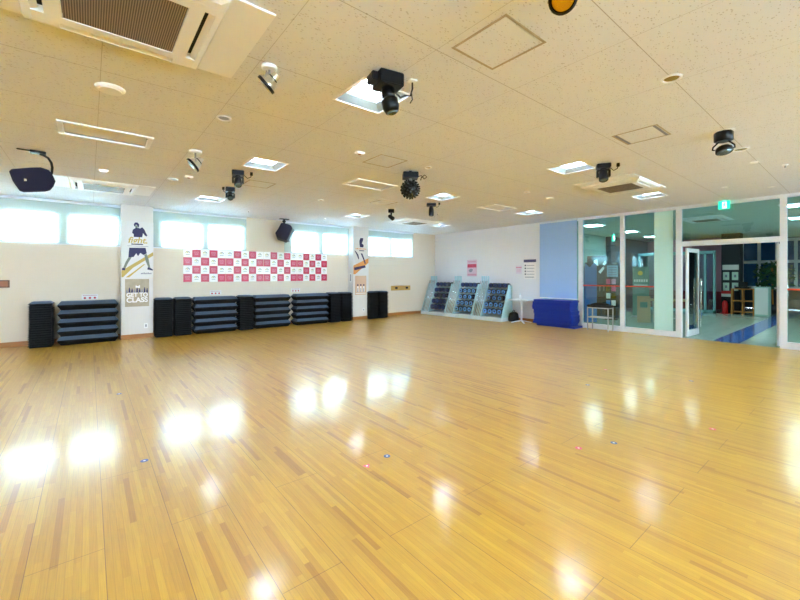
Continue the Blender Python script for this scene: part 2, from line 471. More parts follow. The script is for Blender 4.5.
# ------------------------------------------------------------------ glazed side (window_7.. frames, door_1, door_2)
gp = struct(empty('wall_glazed', (XG, 0, 0)))
fr = MB()
MUL = [(5.02, 5.13), (3.96, 4.06), (2.76, 2.87), (1.06, 1.16), (-.9, -.8), (-2.6, -2.5), (6.22, 6.28)]
for a, b in MUL: fr.box(0, .1, a, b, 0, CH)
for a, b in ((2.87, 3.96), (4.06, 5.02), (5.13, 6.22), (1.16, 2.76), (-.8, 1.06), (-2.5, -.9), (YB, -2.6)): fr.box(0, .1, a, b, 2.93, CH)
for a, b in ((2.87, 3.96), (4.06, 5.02), (5.13, 6.22), (-.8, 1.06), (-2.5, -.9), (YB, -2.6)): fr.box(.0, .1, a, b, 0, .13)
fr.box(0, .1, 1.16, 2.76, 2.08, 2.19)
fr.build('frame', M_ALU, gp, .004)
for a, b, z0, z1 in ((5.13, 6.22, .13, 2.93), (4.06, 5.02, .13, 2.93), (2.87, 3.96, .13, 2.93), (1.16, 2.76, 2.19, 2.93), (-.8, 1.06, .13, 2.93), (-2.5, -.9, .13, 2.93), (YB, -2.6, .13, 2.93)):
    MB().box(.045, .055, a, b, z0, z1).build('pane', M_GLASS, gp)
for a, b in ((4.06, 5.02), (3.31, 3.96), (-.8, 1.06)):
    MB().box(.040, .0448, a, b, 1.135, 1.165).build('warning_tape', M_TAPE, gp)
MB().box(.030, .0398, 2.93, 3.31, .135, 2.925).build('frosted_strip', M_MINT, gp)
def door(name, hy, sgn, ang):
    d = struct(empty(name, (XG + .14, hy, 0), ang))
    W_, H_ = .76, 2.05
    f = MB().box(0, .09, -.02, .02, .02, H_).box(W_ - .09, W_, -.02, .02, .02, H_).box(.09, W_ - .09, -.02, .02, .02, .16).box(.09, W_ - .09, -.02, .02, H_ - .09, H_)
    f.build('frame', M_ALU, d, .003)
    MB().box(.09, W_ - .09, -.004, .004, .16, H_ - .09).build('pane', M_GLASS, d)
    for s in (-1, 1):
        h = MB().cyl((W_ - .05, s * .07, .2), (W_ - .05, s * .07, 1.35), .016, seg=12)
        for z in (.35, 1.2): h.cyl((W_ - .05, s * .02, z), (W_ - .05, s * .07, z), .009, seg=8)
        h.build('pull_handle', M_CHROME, d)
    return d
door('door_1', 2.70, 1, math.radians(-3))
door('door_2', 1.20, -1, math.radians(1))

# ------------------------------------------------------------------ ceiling fittings
def ceiling_light(lamp=M_LAMP):
    t = empty('ceiling_light', (0, 0, CH))
    h = HOLE; p = .155; zt = .05
    b = MB()
    o = h + .018
    for q in ((-o, o, -o, -h), (-o, o, h, o), (-o, -h, -h, h), (h, o, -h, h)): b.box(q[0], q[1], q[2], q[3], -.006, .004)
    b.build('trim_frame', M_WHITE, t)
    R = lambda s, z: [(-s, -s, z), (s, -s, z), (s, s, z), (-s, s, z)]
    r = MB().loft([R(h - .004, .0), R(p + .012, zt)], cap=False); r.loft([R(h + .004, .0), R(h + .004, .2)], cap=False); r.quad(*R(h + .004, .2))
    r.build('reflector', M_REFL, t)
    r = MB().loft([R(p + .012, zt), R(p + .006, zt + .06)], cap=False).build('collar', M_WHITE, t)
    MB().box(-p, p, -p, p, zt + .052, zt + .06).build('lamp_panel', lamp, t)
    l = MB()
    for k in range(5):
        c = -p + k * 2 * p / 4
        l.box(c - .0035, c + .0035, -p, p, zt + .006, zt + .036)
        l.box(-p, p, c - .0035, c + .0035, zt + .006, zt + .036)
    l.build('louvre', M_WHITE, t)
    return t
L0 = None
LIGHT_LABEL = {
    (1.95, 2.8): 'large lit square recessed ceiling light beside the nearest black moving head, louvre visible',
    (1.95, 5.46): 'lit square recessed ceiling light right of the two small black moving heads',
    (1.95, 8.64): 'lit square recessed ceiling light just left of the two small black moving heads',
    (5.52, 8.64): 'lit square recessed ceiling light in front of the banner column with three pictured figures',
    (5.52, 5.46): 'lit square recessed ceiling light just right of the spiky effect ball',
    (8.62, 5.46): 'lit square recessed ceiling light nearest the blue fabric screen',
    (8.62, 8.64): 'farthest lit square ceiling light, small, nearest the far room corner',
    (5.52, 2.8): 'lit square recessed ceiling light left of the black moving head by the right air conditioner',
    (8.62, 2.8): 'lit square recessed ceiling light right of the air conditioner, close to the glazed side',
    (-1.62, 5.46): 'lit square ceiling light at the left picture edge behind the curved black speaker'}
for x, y in LIGHTS:
    lb = LIGHT_LABEL.get((x, y), 'lit square recessed ceiling light overhead behind the camera position')
    g = 'recessed square ceiling lights' if (x, y) in LIGHT_LABEL else 'ceiling lights outside the picture'
    if L0 is None:
        L0 = ceiling_light(); tag(L0, lb, 'ceiling light', g); L0.location = (x, y, CH)
    else: dup(L0, (x, y, CH), label=lb, group=g)

def slot_vent():
    t = empty('slot_diffuser', (0, 0, CH))
    b = MB()
    for q in ((-VX, VX, -VY, -VY + .05), (-VX, VX, VY - .05, VY), (-VX, -VX + .05, -VY + .05, VY - .05), (VX - .05, VX, -VY + .05, VY - .05)):
        b.box(q[0], q[1], q[2], q[3], -.014, .004)
    b.build('frame', M_WHITE, t, .003)
    MB().prism([(-VX + .05, -VY + .10, .05), (-VX + .05, VY - .06, .012), (-VX + .05, VY - .06, .02), (-VX + .05, -VY + .10, .058)], (2 * VX - .10, 0, 0)).build('baffle', M_WHITE, t)
    MB().box(-VX + .02, VX - .02, -VY + .02, VY - .02, .10, .11).build('dark_duct', M_DARK, t)  # dark plate stands in for the shade up the duct
    return t
V0 = slot_vent(); V0.location = (*VENTS[0], CH)
tag(V0, 'long white slot diffuser in the ceiling below the round white dome', 'air vent', 'slot diffusers in the ceiling')
dup(V0, (*VENTS[1], CH), label='white slot diffuser in the ceiling left of the spiky effect ball')
dup(V0, (*VENTS[2], CH), label='farthest white slot diffuser, in the ceiling right of the spiky effect ball')

def air_con():
    t = empty('air_conditioner', (0, 0, CH))
    h = .475
    R = lambda s, z: [(-s, -s, z), (s, -s, z), (s, s, z), (-s, s, z)]
    # side filler boards
    for s in (-1, 1):
        MB().box(min(s * .72, s * h), max(s * .72, s * h), -h, h, -.012, -.001).build('filler_panel', M_WHITE, t, .003)
    p = MB()
    g = .285; so, si = .425, .365   # slot band
    # panel as a ring of sloped bars: outer rim, corner blocks, inner ring
    p.loft([R(h, -.002), R(h - .012, -.032), R(so, -.046), R(so, -.006)], cap=False)
    p.loft([R(si, -.006), R(si, -.050), R(g, -.052), R(g, -.02)], cap=False)
    for sx in (-1, 1):
        for sy in (-1, 1):
            p.box(min(sx * .30, sx * so), max(sx * .30, sx * so), min(sy * .30, sy * so), max(sy * .30, sy * so), -.048, -.006)
    p.build('panel', M_WHITEP, t)
    for k in range(4):
        mx = Matrix.Rotation(k * PI / 2, 4, 'Z')
        MB().prism([(-.30, so - .002, -.044), (-.30, si + .026, -.030), (-.30, si + .030, -.024), (-.30, so - .004, -.038)], (.60, 0, 0), mx).build('louvre_flap', M_WHITEP, t)
    MB().box(-so, so, -so, so, -.006, -.002).build('dark_interior', M_DARK, t)  # dark sheet stands in for the shade inside the unit
    MB().box(-g + .004, g - .004, -g + .004, g - .004, -.048, -.04).build('intake_grille', M_GRILLE, t)
    return t
A0 = air_con(); A0.location = (.16, 2.75, CH)
tag(A0, 'large white cassette air conditioner cut off by the top left picture edge', 'air conditioner', 'cassette air conditioners')
dup(A0, (.21, 8.56, CH), label='white cassette air conditioner above the left windows, by the curved black speaker')
dup(A0, (7.25, 2.81, CH), label='white cassette air conditioner on the right, behind a black moving head')
dup(A0, (7.45, 8.53, CH), label='farthest white cassette air conditioner, above the far room corner')

def hatch(name, x, y, label, s=.225, slots=False, group='access panels in the ceiling'):
    t = thing(name, label, 'access panel', (x, y, CH), group=group)
    b = MB()
    for q in ((-s, s, -s, -s + .016), (-s, s, s - .016, s), (-s, -s + .016, -s + .016, s - .016), (s - .016, s, -s + .016, s - .016)): b.box(q[0], q[1], q[2], q[3], -.004, -.0005)
    b.build('frame', M_HFRAME, t)
    if slots:
        for k in (-1, 1): MB().box(-s + .016, s - .016, k * (s - .035) - .012, k * (s - .035) + .012, -.006, -.0008).build('vent_slot', M_PGREY, t)
    MB().box(-s + .022, s - .022, -s + (.05 if slots else .022), s - (.05 if slots else .022), -.003, -.0005).build('door_panel', M_HATCH, t)
hatch('access_hatch', 2.18, 1.62, 'square access hatch in the ceiling, nearest and largest, right of the big light')
hatch('access_hatch', 4.83, 1.65, 'square access hatch with two grey slots in the right ceiling', slots=True)
hatch('access_hatch', 3.18, 4.26, 'square access hatch in the ceiling up left of the spiky effect ball')
hatch('access_hatch', 4.95, 6.67, 'faint square access hatch in the ceiling below the long slot diffuser')
hatch('access_hatch', 2.28, 6.70, 'square access hatch in the ceiling right of the small black moving heads')

def disc(name, x, y, r, label, cat, mt, dome=.0, ring=None, group='round ceiling fittings'):
    t = thing(name, label, cat, (x, y, CH), group=group)
    MB().lathe((0, 0, -.001), (0, 0, -1), [(r, 0), (r, .006), (r * .86, .012 + dome)] if not ring else [(r, 0), (r, .006), (r * .9, .012), (r * .78, .009), (r * .76, .001)], 24, not ring).build('rim', M_WHITE, t)
    if ring: MB().lathe((0, 0, -.0015), (0, 0, -1), [(r * .77, 0), (r * .7, .003)]).build('insert', ring, t)
    elif mt: MB().lathe((0, 0, -.012 - dome), (0, 0, -1), [(r * .8, 0), (r * .75, .006)]).build('diffuser', mt, t)
disc('ceiling_speaker', .14, 4.05, .105, 'wide round white dome on the ceiling below the big air conditioner', 'ceiling speaker', M_WHITEP, .012)
disc('downlight', 1.05, 4.10, .07, 'small round fitting in the ceiling, left of the big louvred light', 'downlight', None, ring=M_STEEL)
disc('downlight', 3.62, 1.02, .072, 'round recessed brass downlight on a ceiling joint at upper right', 'downlight', None, ring=M_GOLD)
disc('downlight', 6.33, 1.05, .085, 'round brass downlight just behind the yoke spotlight at right', 'downlight', None, ring=M_GOLD)
disc('smoke_detector', 7.20, 1.05, .05, 'small flat disc right of the brass downlight near the glazed side', 'detector', M_WHITEP)
disc('downlight', 3.77, 7.29, .06, 'small unlit round downlight above the red checkered posters', 'downlight', None, ring=M_BROWN)
disc('downlight', 1.07, 7.23, .075, 'small round downlight left of the small chrome spotlight', 'downlight', None, ring=M_STEEL)
disc('downlight', .17, 7.26, .06, 'small lit round lamp above the left air conditioner', 'downlight', M_DISC)
disc('downlight', 6.44, 4.13, .06, 'round brass ceiling fitting left of the middle moving head, nearer one', 'downlight', None, ring=M_GOLD)
disc('downlight', 7.30, 4.16, .075, 'round pale ceiling fitting between the blue screen and right moving head', 'downlight', M_WHITEP)
disc('smoke_detector', 8.82, 1.68, .05, 'small disc on the ceiling left of the green exit sign', 'detector', M_WHITEP)
disc('smoke_detector', 9.42, 1.15, .05, 'small disc on the ceiling right of the green exit sign', 'detector', M_WHITEP)
disc('smoke_detector', 3.85, 4.10, .055, 'brass disc on the ceiling just behind the spiky effect ball', 'detector', None, ring=M_GOLD)
for x, y, lb in ((2.69, 4.14, 'small white box sensor on the ceiling left of an access hatch'), (1.23, 6.85, 'small white box sensor on the ceiling below the small chrome spotlight')):
    t = thing('motion_sensor', lb, 'sensor', (x, y, CH), group='box sensors on the ceiling')
    MB().box(-.055, .055, -.035, .035, -.03, 0).build('case', M_WHITEP, t, .006)
    MB().cyl((0, 0, -.03), (0, 0, -.036), .02).build('sensor_eye', M_BROWN, t)
for x, y, lb in ((3.02, 9.6, 'tiny white sprinkler head near the ceiling edge above the first red poster'),
                 (5.05, 9.55, 'tiny white sprinkler head near the ceiling edge right of the hanging speaker'),
                 (6.9, 7.0, 'tiny sprinkler head on the ceiling right of the farthest hanging spotlight'),
                 (7.73, .8, 'tiny sprinkler head on the ceiling near the right picture edge')):
    t = thing('sprinkler', lb, 'sprinkler', (x, y, CH), group='sprinklers')
    MB().lathe((0, 0, 0), (0, 0, -1), [(.035, 0), (.03, .012)]).build('escutcheon', M_WHITE, t)
    MB().cyl((0, 0, -.012), (0, 0, -.04), .01).build('nozzle', M_STEEL, t)

# ---- small chrome spotlights
M_SATIN = mat('satin_chrome', (206, 196, 176), .28, metal=.75)
def par_spot(name, label, x, y, yaw, tilt, sc=1.0, lens=M_DARK, body=M_SATIN, drop=.09):
    t = thing(name, label, 'spotlight', (x, y, CH), yaw, 'chrome par spotlights')
    MB().lathe((0, 0, 0), (0, 0, -1), [(.06 * sc, 0), (.06 * sc, .02), (.05 * sc, .026)]).build('ceiling_plate', M_WHITE, t)
    MB().cyl((0, 0, -.02), (0, 0, -drop * .7), .010 * sc, seg=10).build('stem', M_STEEL, t)
    d = Vector((math.sin(tilt), 0, -math.cos(tilt)))
    c = Vector((0, 0, -drop * .7 - .055 * sc))
    MB().lathe(c - d * .085 * sc, d, [(.030 * sc, 0), (.034 * sc, .03 * sc), (.036 * sc, .045 * sc), (.058 * sc, .075 * sc), (.075 * sc, .115 * sc), (.078 * sc, .135 * sc), (.070 * sc, .137 * sc)], 28, False).build('lamp_housing', body, t)
    hs = bpy.data.objects[LAST[0]]
    MB().lathe(c + d * .022 * sc, d, [(.0762 * sc, 0), (.0805 * sc, .004 * sc), (.0805 * sc, .022 * sc), (.0775 * sc, .026 * sc)], 28, False).lathe(c - d * .045 * sc, d, [(.0372 * sc, 0), (.0395 * sc, .002 * sc), (.0395 * sc, .014 * sc), (.0385 * sc, .018 * sc)], 28, False).build('black_band', M_BLACK, hs)
    MB().lathe(c + d * .04 * sc, d, [(.069 * sc, 0), (.060 * sc, .006 * sc), (.02 * sc, .009 * sc)], 28).build('lens', lens, hs)
    y_ = MB()
    s = Vector((0, 1, 0))
    for k in (-1, 1): y_.tube([Vector((0, 0, -drop * .68)), c + s * k * .07 * sc + Vector((0, 0, .05 * sc)), c + s * k * .082 * sc], .005 * sc)
    y_.build('yoke', M_STEEL, t)
    return t
par_spot('par_spotlight', 'chrome spotlight on the ceiling beside the big air conditioner', 1.06, 2.88, math.radians(141), math.radians(48), .95)
par_spot('par_spotlight', 'small chrome spotlight on the ceiling above the boxer banner column', 1.05, 5.42, math.radians(172), math.radians(48), 1.2, M_LENS, M_SATIN, .13)
par_spot('par_spotlight', 'gold lensed spotlight in a black ring at the top picture edge', 1.985, 1.055, math.radians(208), math.radians(60), .92, M_GOLD, M_BLACK, .06)

# ---- moving heads
def cable_clamp(t, off):
    b = MB().box(off[0] - .02, off[0] + .02, off[1] - .02, off[1] + .02, -.05, 0)
    b.build('clamp_box', M_BLACK, t, .004)
    pts = [(off[0] * .45, off[1] * .45, -.06), (off[0] * .7, off[1] * .7, -.10), (off[0] * .95, off[1] * .95, -.075), (off[0], off[1], -.04)]
    MB().tube(pts, .006).build('cable', M_BLACK, t)
def moving_head(name, label, x, y, yaw, bw, bd, bh, hr, hl, tilt, drop, arm=True, off=(.2, -.1), lensm=M_LENS):
    t = thing(name, label, 'stage light', (x, y, CH), yaw, 'black moving head lights')
    b = MB().box(-bw / 2, bw / 2, -bd / 2, bd / 2, -bh - .01, -.012)
    b.box(-bw * .3, bw * .3, -.015, .015, -.014, 0)
    b.build('base', M_NAVY, t, .008)
    MB().cyl((0, 0, -bh - .01), (0, 0, -bh - .028), hr * .7).build('pan_bearing', M_BLACK, t)
    if arm:
        a = MB().box(-hr * 1.25, hr * 1.25, -.03, .03, -bh - .045, -bh - .026)
        for s in (-1, 1): a.box(s * hr * 1.25 - .014, s * hr * 1.25 + .014, -.035, .035, -bh - .05 - drop * .55, -bh - .03)
        a.build('yoke', M_BLACK, t, .006)
    d = Vector((0, -math.sin(tilt), -math.cos(tilt)))
    c = Vector((0, 0, -bh - .03 - drop * .5))
    MB().lathe(c - d * hl * .5, d, [(hr * .55, 0), (hr * .85, hl * .08), (hr * .95, hl * .35), (hr, hl * .6), (hr, hl * .95), (hr * .86, hl)], 24, False).build('head', M_NAVY, t)
    hd_ = bpy.data.objects[LAST[0]]
    MB().lathe(c + d * hl * .44, d, [(hr * .85, 0), (hr * .6, hl * .02)], 24).build('lens', lensm, hd_)
    cable_clamp(t, off)
    return t
t = thing('moving_head', 'largest black moving head, hanging next to the big louvred ceiling light', 'stage light', (1.82, 2.40, CH), math.radians(-12), 'black moving head lights')
MB().box(-.10, .10, -.09, .09, -.115, -.012).box(-.04, .04, -.015, .015, -.014, 0).build('base', M_BLACK, t, .008)
MB().box(-.155, -.105, -.06, .06, -.095, -.03).build('control_box', M_NAVY, t, .006)
MB().lathe((0, .0, -.11), (.06, -.04, -1), [(.052, 0), (.054, .06), (.05, .09)], 24).build('neck', M_BLACK, t)
MB().lathe((.006, -.004, -.19), (.24, -.10, -1), [(.050, 0), (.066, .02), (.066, .075), (.05, .115)], 24).build('head', M_BLACK, t)
MB().lathe((.034, -.016, -.304), (.24, -.10, -1), [(.045, 0), (.03, .008)], 20).build('lens', M_LENS, t)
MB().tube([(.06, .0, -.13), (.12, .02, -.15), (.17, .03, -.12), (.2, .0, -.13), (.22, .0, -.07), (.22, .0, -.02)], .007).build('cable', M_BLACK, t)
MB().tube([(.21, .0, -.1), (.225, .01, -.15), (.21, .02, -.18)], .006).build('cable', M_BLACK, t)
MB().box(.19, .25, -.03, .03, -.012, 0).build('socket_plate', M_WHITEP, t, .003)

moving_head('moving_head', 'small black moving head, nearer of two side by side above the posters', 1.74, 6.02, math.radians(-16), .17, .17, .07, .055, .16, math.radians(35), .14, off=(.19, .04))
moving_head('moving_head', 'small black moving head, farther of two side by side, overlapping a lit light', 1.96, 7.24, math.radians(-12), .15, .15, .08, .05, .13, math.radians(50), .12, off=(-.11, .05))
moving_head('moving_head', 'black moving head hanging in front of the right air conditioner', 5.65, 2.41, math.radians(-60), .18, .16, .06, .06, .17, math.radians(20), .15, off=(.19, .04))
moving_head('moving_head', 'small black moving head just below and right of the spiky effect ball', 5.80, 6.08, math.radians(-40), .2, .16, .06, .055, .2, math.radians(8), .18, arm=False, off=(.17, -.04))
t = thing('yoke_spotlight', 'black spotlight in a yoke under a round box, hanging at far right', 'stage light', (5.41, 1.04, CH), math.radians(-75), 'black hanging spotlights')
MB().lathe((0, 0, 0), (0, 0, -1), [(.10, 0), (.10, .006)], 24).build('ceiling_plate', M_WHITE, t)
MB().lathe((0, 0, -.006), (0, 0, -1), [(.078, 0), (.085, .01), (.085, .10), (.07, .105)], 8).build('base', M_NAVY, t)
y_ = MB()
for s in (-1, 1): y_.tube([(s * .035, 0, -.105), (s * .09, 0, -.16), (s * .095, 0, -.19), (s * .075, 0, -.195)], .008)
y_.build('yoke', M_BLACK, t)
MB().lathe((0, .02, -.165), (.12, -.25, -1), [(.055, 0), (.075, .02), (.078, .06), (.07, .065)], 24).build('head', M_NAVY, t)
MB().lathe((.008, .0, -.232), (.12, -.25, -1), [(.065, 0), (.04, .006)], 24).build('lens', M_LENS, t)
t = thing('hanging_spotlight', 'small black spotlight on a post, farthest one, below the faint access hatch', 'stage light', (5.58, 7.22, CH), math.radians(-40), 'black hanging spotlights')
MB().box(-.07, .07, -.06, .06, -.09, -.008).build('base', M_BLACK, t, .006)
MB().box(-.11, .11, -.03, .03, -.008, 0).build('ceiling_plate', M_WHITE, t)
MB().cyl((0, 0, -.09), (0, 0, -.17), .018, seg=10).build('stem', M_BLACK, t)
MB().lathe((-.06, .03, -.15), (.6, -.35, -.5), [(.03, 0), (.045, .03), (.05, .15), (.042, .16)], 20).build('head', M_BLACK, t)

# ---- spiky effect ball
t = thing('effect_ball', 'black spiky ball light hanging under a dark box from the middle ceiling', 'stage light', (3.78, 4.42, CH), math.radians(-35))
MB().box(-.115, .115, -.10, .10, -.115, -.03).build('base_box', M_NAVY, t, .006)
MB().box(-.02, .02, -.02, .02, -.03, 0).build('hanger', M_BLACK, t)
MB().cyl((0, 0, -.115), (0, 0, -.15), .025).build('motor_neck', M_STEEL, t)
c = Vector((0, 0, -.275)); R_ = .128
bl = MB().sphere(c, R_, 24, 14); npt = 96
for i in range(npt):
    z = 1 - 2 * (i + .5) / npt; a = i * PI * (3 - 5 ** .5); q = (1 - z * z) ** .5
    d = Vector((q * math.cos(a), q * math.sin(a), z))
    if z > .93: continue
    bl.m(0).cyl(c + d * (R_ - .006), c + d * (R_ + .024), .0135, .0115, 8)
    bl.m(1).cyl(c + d * (R_ + .0242), c + d * (R_ + .026), .0085, .006, 8)
bl.build('ball', [M_BLACK, M_LENS], t)
MB().tube([(.115, 0, -.08), (.17, .02, -.06), (.22, .06, -.10), (.26, .05, -.07), (.22, .02, -.05), (.17, .02, -.09), (.16, .02, -.13)], .007).build('cable', M_BLACK, t)

# ---- loudspeakers
t = thing('wall_speaker', 'black curved speaker hanging from a bent ceiling bracket at far left', 'speaker', (-.52, 6.70, CH), math.radians(4), 'loudspeakers hung from the ceiling')
out = [(-0.24, -0.32), (-0.22, -0.29), (-0.05, -0.24), (0.04, -0.22), (0.12, -0.24), (0.16, -0.31), (0.18, -0.37), (0.16, -0.44), (0.13, -0.49), (0.09, -0.51), (-0.12, -0.55), (-0.15, -0.54), (-0.21, -0.43)]
ring = lambda y_, k: [((x_ + .03) * k - .03, y_, (z_ + .38) * k - .38) for x_, z_ in out]
MB().loft([ring(.10, .55), ring(.02, .93), ring(-.08, 1.0), ring(-.12, .985)]).build('cabinet', M_SPK, t)
MB().loft([ring(-.1205, .95), ring(-.128, .93)]).build('grille', M_SPK, t)
MB().box(-.11, -.085, -.132, -.128, -.42, -.39).build('badge', M_CHROME, bpy.data.objects[LAST[0]], .002)
MB().box(-.06, .09, -.05, .05, -.03, 0).box(-.18, -.05, -.012, .012, -.014, 0).build('ceiling_plate', M_BLACK, t, .004)
MB().tube([(.03, 0, -.03), (.07, 0, -.04), (.11, 0, -.065), (.14, 0, -.12), (.15, 0, -.18), (.145, 0, -.25), (.12, 0, -.3)], .014, 10).build('bracket_arm', M_BLACK, t)

t = thing('wall_speaker', 'dark blue boxy speaker hanging by the window above the red checkered posters', 'speaker', (4.23, 10.36, CH), math.radians(0), 'loudspeakers hung from the ceiling')
MB().box(-.13, .13, -.06, .06, -.02, 0).build('ceiling_plate', M_NAVY, t, .004)
MB().cyl((0, 0, -.02), (0, 0, -.14), .028).cyl((0, 0, -.05), (0, 0, -.09), .05).build('bracket_arm', M_NAVY, t)
mx = Matrix.Translation((0, 0, -.36)) @ Euler((math.radians(-14), math.radians(18), math.radians(-32)), 'XYZ').to_matrix().to_4x4()
prof = [(-.19, -.14), (-.11, -.25), (.16, -.25), (.19, .16), (.10, .22), (-.14, .20), (-.16, .0)]
pr = [(x_, 0, z_) for x_, z_ in prof]
MB().prism([(x_, -.11, z_) for x_, _, z_ in pr], (0, .24, 0), mx).build('cabinet', mat('speaker_navy', (16, 18, 52), .5), t, .012)
MB().prism([(.175, -.09, -.22), (.20, -.09, .14), (.245, -.08, .13), (.22, -.08, -.21)], (0, .20, 0), mx).build('grille', mat('speaker_grey_grille', (120, 140, 158), .5), t, .004)
MB().box(.236, .242, -.0, .03, -.03, .0, mx).build('badge', M_CHROME, t)

# ---- exit sign
t = thing('exit_sign', 'small lit green emergency exit sign with a running figure above the glass doors', 'sign', (XG - .10, 1.985, CH), -PI / 2)
MB().box(-.025, .025, -.012, .012, -.02, 0).build('hanger', M_WHITE, t)
MB().box(-.095, .095, -.02, .02, -.185, -.012).build('case', M_GREEN, t, .006)
e = MB()
e.box(-.028, .045, -.0225, -.0202, -.172, -.035)
e.build('white_doorway', M_EXW, t)
e = MB()
e.cyl((.01, -.0226, -.058), (.01, -.0236, -.058), .012)
for q in ([(0, -.07), (.02, -.075), (.015, -.115), (-.005, -.11)], [(.0, -.105), (.015, -.11), (.035, -.15), (.024, -.155)], [(-.005, -.105), (.008, -.115), (-.015, -.155), (-.026, -.15)], [(-.002, -.075), (.004, -.085), (-.022, -.10), (-.024, -.092)], [(.018, -.075), (.02, -.085), (.038, -.098), (.04, -.09)]):
    e.prism([(a, -.0226, b) for a, b in q], (0, -.001, 0))
e.build('running_figure', M_GREEN, t)

# ------------------------------------------------------------------ steps and risers along the window side
def step_unit():
    t = empty('aerobic_step', (0, 0, 0))
    h = .178; w, d = .5, .20
    R = lambda iw, z: [(-w + iw, -d + iw, z), (w - iw, -d + iw, z), (w - iw, d - iw, z), (-w + iw, d - iw, z)]
    MB().loft([R(.055, .0), R(.004, .088), R(.0, .094), R(.0, .10), R(.055, h - .006)]).build('body', M_STEP, t)
    # sloping rim facing up carries the pale rubber
    r = MB().loft([R(.003, .1075), R(.054, h - .002), R(.085, h), R(.09, h - .002)], cap=False)
    r.quad(*R(.09, h - .002))
    r.build('grip_top', M_STEPTOP, t)
    for s in (-1, 1):
        MB().box(s * .30 - .07, s * .30 + .07, -d - .004, -d + .03, .078, .096).build('hand_recess_shade', M_DARK, t)  # solid dark box stands in for the shade of a hand recess
    return t
U0 = None
STK_W = [(-.50, .50, 'wide stack left of boxer banner column'), (1.97, 2.98, 'first wide stack right of boxer banner column'),
         (3.42, 4.41, 'middle wide stack under the posters'), (4.57, 5.61, 'wide stack nearest the second column')]
for a, b, where in STK_W:
    for k in range(5):
        lb = 'aerobic step, %s from floor, %s' % (ORD[k], where)
        loc = ((a + b) / 2, 10.51, k * .1785)
        if U0 is None: U0 = step_unit(); tag(U0, lb, 'aerobic step', 'stacked wide aerobic steps'); U0.location = loc; o = U0
        else: o = dup(U0, loc, 0, lb)
        o.scale = ((b - a), 1, 1)

def riser(top):
    h = .0455; w, d = .185, .20
    R = lambda iw, z: [(-w + iw, -d + iw, z), (w - iw, -d + iw, z), (w - iw, d - iw, z), (-w + iw, d - iw, z)]
    b = MB().loft([R(.024, 0), R(.022, .024), R(.0, .029), R(.0, h - .008), R(.012, h)])
    if top:
        b.m(1).loft([R(.010, h + .0002), R(.05, h + .035), R(.06, h + .036)])
    return b.build('step_riser', [M_RISER, M_STEPTOP])
R0, R1 = riser(False), riser(True)
STK_N = [(-.74, 'leftmost narrow stack'), (1.355, 'narrow stack just right of boxer banner'), (1.75, 'second narrow stack right of boxer banner'),
         (3.21, 'narrow stack between two wide stacks'), (5.84, 'left of two narrow stacks before second column'), (6.245, 'narrow stack touching second column on its left'),
         (7.26, 'narrow stack just right of second column'), (7.66, 'narrow stack farthest to the right')]
first = {0: True, 1: True}
for x, where in STK_N:
    for k in range(19):
        top = int(k == 18)
        src = (R0, R1)[top]
        lb = 'step riser, %s from floor, %s' % (ORD[k] if not top else 'topmost', where)
        if top: lb = 'topmost step riser, raised pad, %s' % where
        if first[top]: o = src; first[top] = False
        else: o = src.copy(); COL.objects.link(o)
        jx = random.uniform(-.004, .004)
        o.location = (x + jx, 10.50 + random.uniform(-.003, .003), k * .0456)
        tag(o, lb, 'step riser', 'narrow stacks of step risers')

# ------------------------------------------------------------------ wall graphics
FRONT = Matrix.Rotation(PI / 2, 4, 'X')        # text plane facing -y
def wallplate(name, label, cat, x0, x1, z0, z1, y, th, m, group=None):
    t = thing(name, label, cat, ((x0 + x1) / 2, y, z0), 0, group)
    MB().box(-(x1 - x0) / 2, (x1 - x0) / 2, -th, 0, 0, z1 - z0).build('sheet', m, t)
    return t
# checkered posters: four sheets of five by four squares
pos_names = ['leftmost, with window glare on it', 'second from the left', 'third from the left, below the hanging speaker', 'rightmost of the four']
pat = 'WRWRW'
for n in range(4):
    x0 = 1.81 + n * .9925; s = .9925 / 5; sz = .83 / 4
    t = thing('checkered_poster', 'red and white checkered poster, ' + pos_names[n], 'poster', (x0, YW, 1.255), 0, 'checkered posters')
    b = MB().box(.004, .9885, -.005, -.001, 0, .83)
    for i in range(5):
        for j in range(4):
            isred = (pat[i] == 'R') ^ (j % 2 == 0)
            cx, cz = (i + .5) * s, (j + .5) * sz
            if isred:
                b.m(1).box(cx - s / 2 + .003, cx + s / 2 - .003, -.0062, -.005, cz - sz / 2 + .003, cz + sz / 2 - .003)
                for q in range(3):
                    wq = .055 - .012 * (q == 2); zz = cz + .03 - q * .032
                    for u in range(5):
                        b.m(2).box(cx - wq + u * wq * .42, cx - wq + u * wq * .42 + .013, -.0072, -.0062, zz + .006 * ((u + q + n) % 2) - .007, zz + .008 + .005 * ((u * 3 + q) % 2))
            else:
                for u in range(7):
                    a = PI * (.05 + u * .15)
                    b.m(3 if u < 4 else 4).cyl((cx + .040 * math.cos(a), -.0062, cz + .005 + .038 * math.sin(a)), (cx + .040 * math.cos(a), -.005, cz + .005 + .038 * math.sin(a)), .011, seg=8)
                b.m(4).cyl((cx, -.0062, cz + .012), (cx, -.005, cz + .012), .014, seg=8)
                b.m(3).box(cx - .045, cx + .045, -.0062, -.005, cz - .042, cz - .030)
    b.build('printed_sheet', [M_PWHITE, M_RED, M_PPINK, M_PGREY, M_PGOLD], t)

def poly_on(mb, pts, box, W_, H_, y, th=.001):
    x0, y0, x1, y1 = box
    mb.prism([((p[0] - x0) / (x1 - x0) * W_ - W_ / 2, y, (y1 - p[1]) / (y1 - y0) * H_) for p in pts], (0, -th, 0))
